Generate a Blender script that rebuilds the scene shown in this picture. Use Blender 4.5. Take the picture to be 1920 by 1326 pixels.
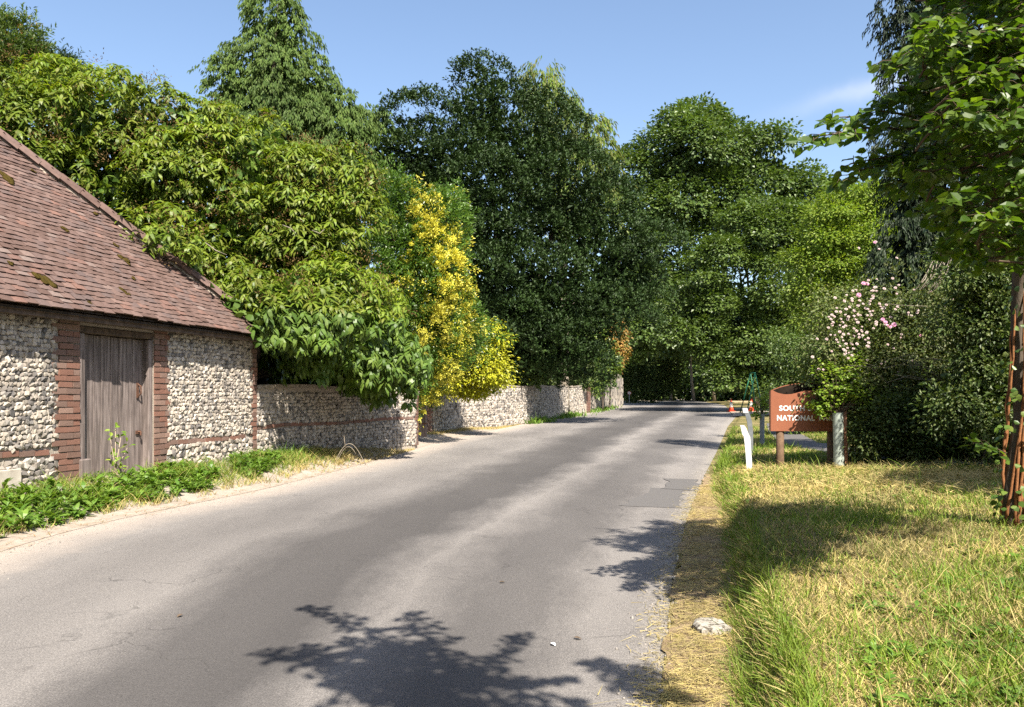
import bpy, math, random
import numpy as np
from mathutils import Matrix, Vector

for o in list(bpy.data.objects):
    bpy.data.objects.remove(o)
SC = bpy.context.scene
C = SC.collection
rng = np.random.default_rng(11)
random.seed(11)
PI = math.pi

# ------------------------------------------------------------------ camera
F, H, HZ = 1493.0, 1.4, 740.0          # focal length in photo pixels, eye height, horizon row
cam = bpy.data.cameras.new('camera')
cam.sensor_width = 36.0
cam.lens = 36.0 * F / 1920.0
cam.shift_y = (HZ - 663.0) / 1920.0
cam.clip_start = 0.05
cam.clip_end = 3000
camo = bpy.data.objects.new('camera', cam)
C.objects.link(camo)
camo.location = (0, 0, H)
camo.rotation_euler = (PI / 2, 0, 0)
SC.camera = camo

# ------------------------------------------------------------------ sky and sun
SUN_EL = math.radians(49)
TO_SUN = Vector((0.36 * math.cos(SUN_EL), -0.933 * math.cos(SUN_EL), math.sin(SUN_EL))).normalized()
world = bpy.data.worlds.new('World')
SC.world = world
world.use_nodes = True
wn, wl = world.node_tree.nodes, world.node_tree.links
wn.clear()
sky = wn.new('ShaderNodeTexSky')
sky.sky_type = 'NISHITA'
sky.sun_disc = False
sky.sun_elevation = SUN_EL
sky.sun_rotation = math.atan2(TO_SUN.x, TO_SUN.y)
sky.altitude = 50
sky.air_density = 1.0
sky.dust_density = 1.5
sky.ozone_density = 1.1
bg = wn.new('ShaderNodeBackground')
bg.inputs['Strength'].default_value = 0.09
out = wn.new('ShaderNodeOutputWorld')
# a faint wisp of cloud above the trees on the right
wtc = wn.new('ShaderNodeTexCoord')
cdir = Vector(((1650 - 960) / F, 1.0, (HZ - 162) / F)).normalized()
side = cdir.cross(Vector((0, 0, 1))).normalized()
upv = side.cross(cdir)
def wdot(v):
    d = wn.new('ShaderNodeVectorMath')
    d.operation = 'DOT_PRODUCT'
    wl.new(wtc.outputs['Generated'], d.inputs[0])
    d.inputs[1].default_value = v
    return d.outputs['Value']
def wmath(op, a, b):
    m = wn.new('ShaderNodeMath')
    m.operation = op
    for i, v in enumerate((a, b)):
        if hasattr(v, 'links'):
            wl.new(v, m.inputs[i])
        else:
            m.inputs[i].default_value = v
    return m.outputs[0]
wno = wn.new('ShaderNodeTexNoise')
wno.inputs['Scale'].default_value = 22
wno.inputs['Detail'].default_value = 6
wl.new(wtc.outputs['Generated'], wno.inputs['Vector'])
sx_, ux_ = wdot(side), wdot(upv)
ux2 = wmath('ADD', ux_, wmath('MULTIPLY', sx_, -.12))
e_ = wmath('ADD', wmath('POWER', wmath('MULTIPLY', sx_, 1 / .075), 2.0), wmath('POWER', wmath('MULTIPLY', wmath('ADD', ux2, wmath('MULTIPLY', wmath('SUBTRACT', wno.outputs['Fac'], .5), .02)), 1 / .009), 2.0))
cf = wmath('MULTIPLY', wmath('MULTIPLY', wmath('POWER', 2.718, wmath('MULTIPLY', e_, -1.0)), wmath('GREATER_THAN', wdot(cdir), 0)), .30)
wmx = wn.new('ShaderNodeMix')
wmx.data_type = 'RGBA'
wl.new(cf, wmx.inputs[0])
wl.new(sky.outputs[0], wmx.inputs[6])
wmx.inputs[7].default_value = (5.2, 5.2, 5.6, 1)
wl.new(wmx.outputs[2], bg.inputs[0])
wl.new(bg.outputs[0], out.inputs[0])
sl = bpy.data.lights.new('sun', 'SUN')
sl.energy = 5.0
sl.angle = math.radians(0.53)
sl.color = (1.0, 0.93, 0.82)
so = bpy.data.objects.new('sun', sl)
C.objects.link(so)
so.rotation_euler = (-TO_SUN).to_track_quat('-Z', 'Y').to_euler()
so.location = (8, -20, 30)
SC.view_settings.view_transform = 'Standard'
SC.view_settings.look = 'None'
SC.view_settings.exposure = 1.44
SC.view_settings.gamma = 1.0
SC.view_settings.use_curve_mapping = False
SC.cycles.max_bounces = 5
SC.cycles.diffuse_bounces = 3
SC.cycles.glossy_bounces = 2
SC.cycles.transmission_bounces = 3
SC.cycles.transparent_max_bounces = 4
SC.cycles.use_denoising = False
SC.cycles.use_adaptive_sampling = True
SC.cycles.adaptive_threshold = 0.01
SC.render.film_transparent = False


# ------------------------------------------------------------------ helpers
def at(px, py, Y):
    return np.array([(px - 960.0) / F * Y, Y, H + (HZ - py) / F * Y])


WORLD = {}


def link(o, parent=None, label=None, cat=None, group=None, kind=None):
    C.objects.link(o)
    m = WORLD.setdefault(o.name, o.matrix_basis.copy())
    if parent is not None:
        o.parent = parent
        o.matrix_parent_inverse = WORLD[parent.name].inverted()
    if label:
        o['label'] = label
    if cat:
        o['category'] = cat
    if group:
        o['group'] = group
    if kind:
        o['kind'] = kind
    return o


def empty(name, loc, label, cat, group=None):
    o = bpy.data.objects.new(name, None)
    o.location = [float(v) for v in loc]
    o.empty_display_size = 0.2
    WORLD[o.name] = Matrix.Translation(o.location)
    return link(o, None, label, cat, group)


def mesh_np(name, V, T, mat=None, smooth=False, uv=None):
    """triangle or quad mesh from arrays; T is (n,3) or (n,4)"""
    V = np.ascontiguousarray(V, dtype=np.float32)
    T = np.ascontiguousarray(T, dtype=np.int32)
    k = T.shape[1]
    me = bpy.data.meshes.new(name)
    me.vertices.add(len(V))
    me.vertices.foreach_set('co', V.ravel())
    me.loops.add(T.size)
    me.loops.foreach_set('vertex_index', T.ravel())
    me.polygons.add(len(T))
    me.polygons.foreach_set('loop_start', np.arange(0, T.size, k, dtype=np.int32))
    me.polygons.foreach_set('loop_total', np.full(len(T), k, dtype=np.int32))
    me.polygons.foreach_set('use_smooth', np.full(len(T), bool(smooth)))
    if uv is not None:
        l = me.uv_layers.new(name='UVMap')
        l.data.foreach_set('uv', np.ascontiguousarray(uv[T.ravel()], dtype=np.float32).ravel())
    me.update(calc_edges=True)
    if mat:
        me.materials.append(mat)
    return me


def obj(name, me, parent=None, **kw):
    return link(bpy.data.objects.new(name, me), parent, **kw)


class MB:
    """small mesh builder (mixed polygons)"""
    def __init__(self):
        self.v, self.f = [], []

    def add(self, V, Fc):
        n = len(self.v)
        self.v += [tuple(float(c) for c in p) for p in V]
        self.f += [tuple(i + n for i in q) for q in Fc]
        return self

    def box(self, o, a, b, c):
        """corner o and three edge vectors"""
        o, a, b, c = (np.array(t, float) for t in (o, a, b, c))
        V = [o, o + a, o + a + b, o + b, o + c, o + a + c, o + a + b + c, o + b + c]
        Q = [(0, 3, 2, 1), (4, 5, 6, 7), (0, 1, 5, 4), (1, 2, 6, 5), (2, 3, 7, 6), (3, 0, 4, 7)]
        if np.dot(np.cross(a, b), c) < 0:
            Q = [q[::-1] for q in Q]
        return self.add(V, Q)

    def tube(self, pts, rad, n=8, cap=True, wob=0.0, squash=None):
        pts = [np.array(p, float) for p in pts]
        if np.isscalar(rad):
            rad = [rad] * len(pts)
        rings, ref = [], None
        for i, p in enumerate(pts):
            t = pts[min(i + 1, len(pts) - 1)] - pts[max(i - 1, 0)]
            t = t / (np.linalg.norm(t) + 1e-9)
            if ref is None:
                ref = np.array([1.0, 0, 0]) if abs(t[0]) < 0.8 else np.array([0, 1.0, 0])
            u = ref - t * np.dot(ref, t)
            u /= np.linalg.norm(u)
            w = np.cross(t, u)
            ref = u
            rings.append([p + rad[i] * (1 + wob * (random.random() - .5)) *
                          (math.cos(2 * PI * k / n) * u + math.sin(2 * PI * k / n) * w) for k in range(n)])
        V = [q for r in rings for q in r]
        Q = []
        for i in range(len(pts) - 1):
            for k in range(n):
                a, b = i * n + k, i * n + (k + 1) % n
                Q.append((a, b, b + n, a + n))
        if cap:
            Q.append(tuple(range(n))[::-1])
            Q.append(tuple(range((len(pts) - 1) * n, len(pts) * n)))
        return self.add(V, Q)

    def mesh(self, name, mat=None, smooth=False, bevel=0):
        me = bpy.data.meshes.new(name)
        me.from_pydata(self.v, [], self.f)
        me.polygons.foreach_set('use_smooth', np.full(len(me.polygons), bool(smooth)))
        if bevel:
            import bmesh
            bm = bmesh.new()
            bm.from_mesh(me)
            bmesh.ops.bevel(bm, geom=list(bm.edges), offset=bevel, segments=1, affect='EDGES', profile=.6)
            bm.to_mesh(me)
            bm.free()
        me.update()
        if mat:
            me.materials.append(mat)
        return me

    def build(self, name, mat, parent=None, smooth=False, bevel=0, **kw):
        return obj(name, self.mesh(name, mat, smooth, bevel), parent, **kw)


def norm(a):
    return a / (np.linalg.norm(a, axis=-1, keepdims=True) + 1e-9)


def unit_dirs(n):
    return norm(rng.normal(size=(n, 3)))


# ------------------------------------------------------------------ materials
def hexc(*rgb):
    """sRGB 0-255 to linear"""
    def f(c):
        c /= 255.0
        return c / 12.92 if c <= .04045 else ((c + .055) / 1.055) ** 2.4
    return tuple(f(c) for c in rgb) + (1,)


class Mat:
    def __init__(self, name, rough=.8, spec=.3):
        self.m = bpy.data.materials.new(name)
        self.m.use_nodes = True
        self.n, self.l = self.m.node_tree.nodes, self.m.node_tree.links
        self.n.clear()
        self.out = self.n.new('ShaderNodeOutputMaterial')
        self.p = self.n.new('ShaderNodeBsdfPrincipled')
        self.p.inputs['Roughness'].default_value = rough
        self.p.inputs['Specular IOR Level'].default_value = spec
        self.l.new(self.p.outputs[0], self.out.inputs[0])

    def coord(self, kind='Object'):
        if not hasattr(self, 'tc'):
            self.tc = self.n.new('ShaderNodeTexCoord')
        return self.tc.outputs[kind]

    def noise(self, scale, detail=4, rough=.6, vec=None, stretch=None):
        t = self.n.new('ShaderNodeTexNoise')
        t.inputs['Scale'].default_value = scale
        t.inputs['Detail'].default_value = detail
        t.inputs['Roughness'].default_value = rough
        v = vec or self.coord()
        if stretch:
            mp = self.n.new('ShaderNodeMapping')
            mp.inputs['Scale'].default_value = stretch
            self.l.new(v, mp.inputs[0])
            v = mp.outputs[0]
        self.l.new(v, t.inputs['Vector'])
        return t.outputs['Fac']

    def ramp(self, fac, stops, interp='LINEAR'):
        r = self.n.new('ShaderNodeValToRGB')
        r.color_ramp.interpolation = interp
        el = r.color_ramp.elements
        while len(el) < len(stops):
            el.new(0.5)
        for e, (p, c) in zip(el, stops):
            e.position = p
            if not hasattr(c, '__len__'):
                c = (c, c, c, 1)
            e.color = c if len(c) == 4 else tuple(c) + (1,)
        self.l.new(fac, r.inputs[0])
        return r.outputs[0]

    def mix(self, fac, a, b, mode='MIX'):
        x = self.n.new('ShaderNodeMix')
        x.data_type = 'RGBA'
        x.blend_type = mode
        for s, v in ((x.inputs[0], fac), (x.inputs[6], a), (x.inputs[7], b)):
            if hasattr(v, 'links'):
                self.l.new(v, s)
            else:
                s.default_value = v if (not hasattr(v, '__len__') or len(v) == 4) else tuple(v) + (1,)
        return x.outputs[2]

    def math(self, op, a, b=0.0, c=None):
        x = self.n.new('ShaderNodeMath')
        x.operation = op
        for i, v in enumerate((a, b) if c is None else (a, b, c)):
            if hasattr(v, 'links'):
                self.l.new(v, x.inputs[i])
            else:
                x.inputs[i].default_value = v
        return x.outputs[0]

    def rand(self):
        """one number per loose piece and per object"""
        g = self.n.new('ShaderNodeNewGeometry')
        oi = self.n.new('ShaderNodeObjectInfo')
        return self.math('FRACT', self.math('ADD', g.outputs['Random Per Island'], oi.outputs['Random']))

    def base(self, c):
        if hasattr(c, 'links'):
            self.l.new(c, self.p.inputs['Base Color'])
        else:
            self.p.inputs['Base Color'].default_value = c
        return self

    def bump(self, h, strength=.4, dist=.01):
        b = self.n.new('ShaderNodeBump')
        b.inputs['Strength'].default_value = strength
        b.inputs['Distance'].default_value = dist
        self.l.new(h, b.inputs['Height'])
        self.l.new(b.outputs[0], self.p.inputs['Normal'])
        return self


def leaf_mat(name, cols, rough=.45, trans=.28, tcol=None, patch=.9, spec=.35, pscale=.35):
    M = Mat(name, rough, spec)
    st = [(i / max(1, len(cols) - 1), c) for i, c in enumerate(cols)]
    c = M.ramp(M.rand(), st)
    nz = M.noise(pscale, 3, .6)
    c = M.mix(1.0, c, M.ramp(nz, [(.3, (1 - .3 * patch,) * 3), (.7, (1 + .25 * patch, 1 + .22 * patch, 1 + .05 * patch))]), 'MULTIPLY')
    M.base(c)
    t = M.n.new('ShaderNodeBsdfTranslucent')
    tc = M.mix(1.0, c, tcol or (1.5, 1.55, .55, 1), 'MULTIPLY')
    M.l.new(tc, t.inputs[0])
    mx = M.n.new('ShaderNodeMixShader')
    mx.inputs[0].default_value = trans
    M.l.new(M.p.outputs[0], mx.inputs[1])
    M.l.new(t.outputs[0], mx.inputs[2])
    M.l.new(mx.outputs[0], M.out.inputs[0])
    return M.m


def bark_mat(name, a, b):
    M = Mat(name, .9, .1)
    n = M.noise(9, 6, .7, stretch=(1, 1, .25))
    M.base(M.ramp(n, [(.3, a), (.7, b)])).bump(n, .8, .03)
    return M.m


def plain(name, a, b, scale=6, rough=.8, bump=.3, spec=.25, dist=.005):
    M = Mat(name, rough, spec)
    n = M.noise(scale, 6, .65)
    M.base(M.ramp(n, [(.3, a), (.7, b)])).bump(M.noise(scale * 5, 4), bump, dist)
    return M.m


# leaves (albedo)
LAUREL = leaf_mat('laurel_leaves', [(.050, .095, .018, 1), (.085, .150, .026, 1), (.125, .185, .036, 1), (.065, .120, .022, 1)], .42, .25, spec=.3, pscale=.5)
LAUREL_PALE = leaf_mat('upper_laurel_leaves', [(.080, .135, .014, 1), (.125, .190, .018, 1), (.19, .250, .030, 1), (.14, .155, .025, 1), (.10, .155, .016, 1)], .46, .34, spec=.28, pscale=.5)  # paler, yellower green for the upper part of the crown
SEED = leaf_mat('seed_heads', [(.10, .055, .022, 1), (.15, .09, .03, 1), (.11, .075, .025, 1)], .8, .15)
REDWOOD = leaf_mat('redwood_needles', [(.058, .105, .026, 1), (.085, .138, .032, 1), (.115, .165, .045, 1)], .6, .25, spec=.2)
REDWOOD_PALE = leaf_mat('pale_redwood_needles', [(.10, .17, .03, 1), (.15, .21, .045, 1), (.20, .20, .08, 1)], .6, .3)
YEW = leaf_mat('yew_needles', [(.016, .034, .009, 1), (.026, .052, .013, 1), (.040, .070, .018, 1)], .55, .10, spec=.2)
CHESTNUT = leaf_mat('chestnut_leaves', [(.052, .095, .024, 1), (.08, .132, .032, 1), (.12, .168, .048, 1)], .45, .25, spec=.4)
HORNBEAM = leaf_mat('hornbeam_leaves', [(.05, .09, .02, 1), (.08, .13, .026, 1), (.115, .165, .035, 1)], .45, .25, spec=.45)
LIME = leaf_mat('lime_leaves', [(.10, .17, .02, 1), (.15, .22, .028, 1), (.20, .25, .04, 1)], .5, .35)
GOLDGREEN = leaf_mat('privet_green_leaves', [(.045, .10, .016, 1), (.075, .15, .02, 1), (.11, .18, .028, 1)], .35, .25)
GOLD = leaf_mat('privet_gold_leaves', [(.58, .54, .07, 1), (.66, .62, .11, 1), (.48, .47, .05, 1)], .4, .3, tcol=(1.1, 1.05, .5, 1))
GOLDMID = leaf_mat('privet_lime_leaves', [(.16, .22, .025, 1), (.26, .29, .035, 1), (.12, .18, .022, 1)], .4, .3)
GOLDLIME = leaf_mat('gold_green_leaves', [(.40, .42, .03, 1), (.50, .49, .035, 1), (.28, .34, .03, 1)], .4, .3, tcol=(1.1, 1.05, .5, 1))
BEECH = leaf_mat('beech_leaves', [(.040, .085, .012, 1), (.065, .12, .016, 1), (.10, .155, .022, 1)], .42, .42, tcol=(1.9, 1.9, .45, 1), pscale=1.5)
SAPLING = leaf_mat('sapling_leaves', [(.11, .20, .02, 1), (.17, .26, .03, 1), (.24, .30, .045, 1)], .4, .35)
HEDGE = leaf_mat('hedge_leaves', [(.040, .072, .018, 1), (.070, .112, .026, 1), (.125, .150, .045, 1)], .5, .25, pscale=.9)
ROSE_LEAF = leaf_mat('rose_leaves', [(.07, .105, .03, 1), (.105, .14, .042, 1), (.16, .165, .07, 1)], .5, .25, pscale=.9)
DARKCON = leaf_mat('dark_conifer_needles', [(.014, .028, .012, 1), (.022, .042, .014, 1), (.035, .055, .02, 1)], .6, .1)
PETAL = leaf_mat('white_petals', [(.54, .42, .40, 1), (.58, .50, .46, 1), (.55, .34, .38, 1)], .6, .2, tcol=(1, 1, 1, 1), patch=.2)
PETAL_PINK = leaf_mat('pink_petals', [(.68, .30, .46, 1), (.75, .42, .56, 1), (.62, .25, .42, 1)], .6, .2, tcol=(1, 1, 1, 1), patch=.2)
IVY = leaf_mat('ivy_leaves', [(.05, .10, .018, 1), (.09, .15, .025, 1), (.14, .18, .04, 1)], .4, .2)
RUSTLEAF = leaf_mat('russet_leaves', [(.30, .14, .04, 1), (.24, .20, .05, 1), (.36, .20, .07, 1)], .6, .25)
WEED = leaf_mat('weed_leaves', [(.07, .15, .02, 1), (.11, .20, .03, 1), (.16, .25, .045, 1)], .45, .3, pscale=1.5)
GRASS = leaf_mat('green_grass_blades', [(.10, .17, .02, 1), (.15, .225, .028, 1), (.20, .255, .04, 1)], .55, .3, pscale=1.5, spec=.25)
STRAW = leaf_mat('dry_grass_blades', [(.36, .285, .12, 1), (.47, .385, .18, 1), (.27, .24, .08, 1)], .7, .2, tcol=(1.1, 1.0, .7, 1), pscale=1.5, spec=.15)
BARK = bark_mat('grey_brown_bark', (.045, .035, .027, 1), (.13, .105, .08, 1))
BARK_PALE = bark_mat('pale_bark', (.13, .105, .08, 1), (.30, .26, .20, 1))
TWIG = bark_mat('twig_bark', (.06, .045, .03, 1), (.14, .10, .07, 1))
DEADWOOD = bark_mat('bleached_twig', (.28, .22, .15, 1), (.45, .37, .27, 1))

# building materials
M = Mat('flint', .6, .35)
fc = M.ramp(M.rand(), [(0, (.44, .39, .33, 1)), (.3, (.38, .335, .28, 1)), (.5, (.32, .28, .235, 1)), (.66, (.22, .195, .17, 1)), (.84, (.10, .095, .093, 1)), (.95, (.46, .42, .37, 1))])
fn = M.noise(40, 5, .7)
M.base(M.mix(.7, fc, M.ramp(fn, [(.32, (.38, .36, .34, 1)), (.5, (1, 1, 1, 1)), (.7, (1.15, 1.1, 1.05, 1))]), 'MULTIPLY')).bump(fn, .6, .008)
FLINT = M.m
M = Mat('lime_mortar', .95, .05)
n1, n2 = M.noise(3.0, 5, .65), M.noise(60, 4, .7)
M.base(M.mix(.5, M.ramp(n1, [(.3, (.29, .25, .205, 1)), (.7, (.42, .37, .31, 1))]), M.ramp(n2, [(.3, .25), (.7, .6)]), 'OVERLAY')).bump(n2, .8, .012)
MORTAR = M.m
M = Mat('old_brick', .9, .1)
bc = M.ramp(M.rand(), [(0, (.22, .115, .085, 1)), (.4, (.19, .108, .082, 1)), (.7, (.165, .11, .09, 1)), (1, (.26, .17, .135, 1))])
bn = M.noise(22, 6, .7)
M.base(M.mix(.75, bc, M.ramp(bn, [(.3, (.55, .52, .5, 1)), (.55, (1, 1, 1, 1)), (.75, (1.5, 1.45, 1.4, 1))]), 'MULTIPLY')).bump(bn, .7, .008)
BRICK = M.m
M = Mat('clay_tile', .85, .15)
tc = M.ramp(M.rand(), [(0, (.098, .064, .052, 1)), (.3, (.122, .081, .067, 1)), (.6, (.145, .100, .084, 1)), (.8, (.105, .078, .070, 1)), (.95, (.165, .096, .074, 1)), (1, (.17, .135, .118, 1))])
tn, tl = M.noise(7, 6, .7), M.noise(30, 5, .7)
c = M.mix(.8, tc, M.ramp(tn, [(.3, (.55, .55, .58, 1)), (.6, (1.1, 1.05, 1.05, 1)), (.8, (1.35, 1.35, 1.35, 1))]), 'MULTIPLY')
c = M.mix(M.ramp(tl, [(.64, 0), (.74, .5)]), c, (.27, .245, .20, 1))
M.base(c).bump(tl, .4, .004)
TILE = M.m
M = Mat('old_timber', .85, .15)
wn_ = M.noise(26, 7, .75, stretch=(1, 1, .045))
wb = M.noise(2.5, 3)
M.base(M.mix(.6, M.ramp(wn_, [(.32, (.042, .035, .032, 1)), (.5, (.15, .125, .117, 1)), (.68, (.30, .255, .24, 1))]), M.ramp(wb, [(.3, (.7, .65, .62, 1)), (.7, (1.1, 1.05, 1, 1))]), 'MULTIPLY')).bump(wn_, .8, .006)
TIMBER = M.m
M = Mat('dark_timber', .85, .15)
wn_ = M.noise(20, 6, .7, stretch=(.4, .4, .4))
M.base(M.ramp(wn_, [(.3, (.04, .03, .024, 1)), (.7, (.14, .10, .075, 1))])).bump(wn_, .5, .005)
DTIMBER = M.m
IRON = plain('rusty_iron', (.06, .03, .02, 1), (.16, .08, .05, 1), 40, .8, .5)
MOSS = plain('roof_moss', (.035, .026, .008, 1), (.085, .062, .018, 1), 30, 1.0, .9, .0, .02)
CONC = plain('weathered_concrete', (.32, .28, .23, 1), (.52, .47, .40, 1), 5, .9, .5)
CAP = plain('wall_capping', (.20, .165, .13, 1), (.42, .36, .29, 1), 6, .95, .8, .1, .015)

# ground materials
M = Mat('earth_and_litter', .95, .05)
n1, n2 = M.noise(.8, 6, .65), M.noise(25, 5, .75)
M.base(M.mix(.6, M.ramp(n1, [(.35, (.05, .065, .02, 1)), (.65, (.12, .10, .05, 1))]), M.ramp(n2, [(.3, .15), (.7, .75)]), 'OVERLAY')).bump(n2, .8, .03)
EARTH = M.m
M = Mat('mown_bank_turf', .95, .05)
n1, n2, n3 = M.noise(1.1, 5, .6), M.noise(16, 5, .75), M.noise(90, 3, .7)
c = M.mix(M.ramp(n1, [(.4, 0), (.6, 1)]), (.10, .10, .035, 1), (.24, .19, .09, 1))
c = M.mix(.65, c, M.ramp(n2, [(.3, .16), (.7, .78)]), 'OVERLAY')
M.base(M.mix(.5, c, M.ramp(n3, [(.3, .2), (.7, .75)]), 'OVERLAY')).bump(n2, 1.0, .04)
TURF = M.m
M = Mat('cut_straw_litter', .95, .05)
n2, n3 = M.noise(9, 6, .75), M.noise(110, 3, .7)
M.base(M.mix(.6, M.ramp(n2, [(.3, (.16, .115, .07, 1)), (.5, (.30, .22, .13, 1)), (.7, (.40, .31, .19, 1))]), M.ramp(n3, [(.3, .25), (.7, .75)]), 'OVERLAY')).bump(n3, 1.0, .02)
STRAWBED = M.m
M = Mat('dusty_shoulder', .95, .05)
n2, n3 = M.noise(5, 5, .7), M.noise(150, 3, .7)
M.base(M.mix(.5, M.ramp(n2, [(.3, (.25, .205, .165, 1)), (.7, (.36, .31, .26, 1))]), M.ramp(n3, [(.3, .3), (.7, .7)]), 'OVERLAY')).bump(n3, .7, .008)
DUST = M.m

M = Mat('worn_asphalt', .82, .25)
uv = M.coord('UV')
sep = M.n.new('ShaderNodeSeparateXYZ')
M.l.new(uv, sep.inputs[0])
U, Vv = sep.outputs[0], sep.outputs[1]
big = M.noise(.45, 5, .6, stretch=(1, .35, 1))
wob = M.math('ADD', U, M.math('MULTIPLY', M.math('SUBTRACT', M.noise(.5, 4, .6, vec=uv, stretch=(0, .5, 1)), .5), .16))
wob = M.math('ADD', wob, M.math('MULTIPLY', M.math('SUBTRACT', M.noise(2.2, 6, .75, stretch=(1, .4, 1)), .5), .13))
band = M.ramp(wob, [(.0, .62), (.10, .60), (.22, .48), (.34, .54), (.45, .22), (.57, .18), (.66, .58), (.76, .30), (.84, .33), (.91, .58), (1, .50)])
mot = M.ramp(big, [(.32, .28), (.68, .70)])
tone = M.mix(.55, band, mot, 'OVERLAY')
sp = M.noise(105, 2, .9)
sp2 = M.noise(28, 4, .8)
grit = M.ramp(sp, [(.30, .16), (.48, .48), (.62, .66), (.75, .95)])
tone2 = M.mix(.95, tone, grit, 'OVERLAY')
tone2 = M.mix(.30, tone2, M.ramp(sp2, [(.3, .2), (.7, .8)]), 'OVERLAY')
col = M.ramp(tone2, [(.0, (.030, .028, .028, 1)), (.35, (.108, .100, .095, 1)), (.6, (.190, .175, .163, 1)), (1, (.40, .37, .34, 1))])
vor = M.n.new('ShaderNodeTexVoronoi')
vor.feature = 'DISTANCE_TO_EDGE'
vor.inputs['Scale'].default_value = 1.1
wv = M.n.new('ShaderNodeTexNoise')
wv.inputs['Scale'].default_value = 3.0
wv.inputs['Detail'].default_value = 5
M.l.new(M.coord(), wv.inputs['Vector'])
va = M.n.new('ShaderNodeVectorMath')
va.operation = 'MULTIPLY_ADD'
M.l.new(wv.outputs['Color'], va.inputs[0])
va.inputs[1].default_value = (.5, .5, .5)
M.l.new(M.coord(), va.inputs[2])
M.l.new(va.outputs[0], vor.inputs['Vector'])
crack = M.math('MULTIPLY', M.ramp(vor.outputs['Distance'], [(.0, 1), (.012, 0)]), M.ramp(M.noise(.6, 3, .6), [(.52, 0), (.62, .65)]))
col = M.mix(crack, col, (.045, .042, .04, 1))
worn = M.ramp(M.noise(1.7, 6, .75), [(.60, 0), (.68, .4)])
col = M.mix(worn, col, M.mix(.8, (.10, .095, .09, 1), grit, 'OVERLAY'))
dust = M.ramp(M.math('ADD', U, M.math('MULTIPLY', M.math('SUBTRACT', M.noise(1.6, 6, .7), .5), .12)), [(.02, .95), (.06, .6), (.13, 0)])
col = M.mix(dust, col, M.mix(.5, (.34, .29, .245, 1), grit, 'OVERLAY'))
edge = M.ramp(M.math('ADD', U, M.math('MULTIPLY', M.math('SUBTRACT', M.noise(3.5, 6, .75), .5), .07)), [(.955, 0), (.985, .55)])
col = M.mix(edge, col, M.mix(.6, (.27, .245, .215, 1), M.ramp(sp2, [(.35, .12), (.65, .85)]), 'OVERLAY'))
M.base(col).bump(sp, .8, .010)
ASPHALT = M.m
M = Mat('asphalt_patch', .85, .25)
sp = M.noise(200, 3, .8)
M.base(M.ramp(sp, [(.3, (.065, .062, .06, 1)), (.6, (.125, .117, .112, 1)), (.8, (.22, .21, .2, 1))])).bump(sp, .4, .005)
PATCH = M.m
SLAB = plain('pale_limestone', (.45, .42, .36, 1), (.68, .64, .56, 1), 9, .9, .8, .1, .02)
GRIT = plain('road_grit', (.16, .145, .13, 1), (.34, .31, .28, 1), 30, .9, .3)
FARFIELD = plain('dry_field', (.30, .22, .12, 1), (.42, .32, .18, 1), 2, .95, .5)


# ------------------------------------------------------------------ terrain
def sstep(x):
    x = np.clip(x, 0, 1)
    return x * x * (3 - 2 * x)


def zr(Y):
    return .45 * sstep((np.asarray(Y, float) - 12) / 80.0)


def ground_at(px, py, dz=0.0):
    Y = 20.0
    for _ in range(60):
        Y = .5 * Y + .5 * (H - float(zr(Y)) - dz) * F / (py - HZ)
    return (px - 960) / F * Y, Y


LE_PX = [(-620, 1290), (-300, 1145), (0, 1030), (150, 988), (300, 956), (480, 920), (640, 880), (830, 826), (1000, 790), (1100, 771.5), (1170, 757.5)]
RE_PX = [(1222, 1500), (1250, 1326), (1260, 1180), (1270, 1080), (1292, 975), (1320, 900), (1345, 850), (1366, 800), (1384, 778), (1362, 766)]
LE = np.array([ground_at(*p) for p in LE_PX])
RE = np.array([ground_at(*p) for p in RE_PX[:-1]])
LE = np.vstack([[LE[0] + (LE[0] - LE[1]) / np.linalg.norm(LE[0] - LE[1]) * 16], LE, [[19, 110], [34, 150]]])
RE = np.vstack([[RE[0] + (RE[0] - RE[1]) / np.linalg.norm(RE[0] - RE[1]) * 14], RE, [[20.0, 75], [26, 110], [41, 150]]])


def smooth_edge(E):
    ys = np.linspace(-8, 150, 800)
    xs = np.interp(ys, E[:, 1], E[:, 0])
    for _ in range(14):
        xs[1:-1] = (xs[:-2] + 2 * xs[1:-1] + xs[2:]) / 4
    return ys, xs


LYS, LXS = smooth_edge(LE)
RYS, RXS = smooth_edge(RE)
lx = lambda Y: np.interp(Y, LYS, LXS)
rx = lambda Y: np.interp(Y, RYS, RXS)


def vnoise(x, y, s=1.0, seed=0):
    """cheap smooth noise -1..1"""
    r = np.random.default_rng(seed)
    t = 0
    for i in range(6):
        a, k, ph = r.uniform(0, 2 * PI), s * (1.0 + .55 * i), r.uniform(0, 2 * PI)
        t = t + np.sin((np.cos(a) * x + np.sin(a) * y) * k * 2 + ph) / (1 + .4 * i)
    return t / 3.2


def strawW(Y):
    return np.interp(Y, [-8, 4, 7, 9.5, 11.5, 14, 30, 60], [.36, .36, .42, .40, .22, .12, .12, .10])


def bankH(Y):
    return np.interp(Y, [-8, 5, 9, 12, 20, 40, 60], [.24, .24, .22, .15, .10, .06, .04])


def bank_z(X, Y):
    X, Y = np.asarray(X, float), np.asarray(Y, float)
    o = X - rx(Y)
    sw = strawW(Y) + .05 * vnoise(Y, Y * 0, 2.2, 3)
    step = bankH(Y) * sstep((o - sw) / .20)
    rise = np.clip(o - sw - .1, 0, 4.5) * np.interp(Y, [0, 14, 30, 60], [.055, .055, .03, .0])
    bumps = .025 * vnoise(X, Y, 1.6, 5) * sstep((o - sw) / .5)
    return zr(Y) + .005 + step + rise + bumps + .01 * np.clip(o / .2, 0, 1)


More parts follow.
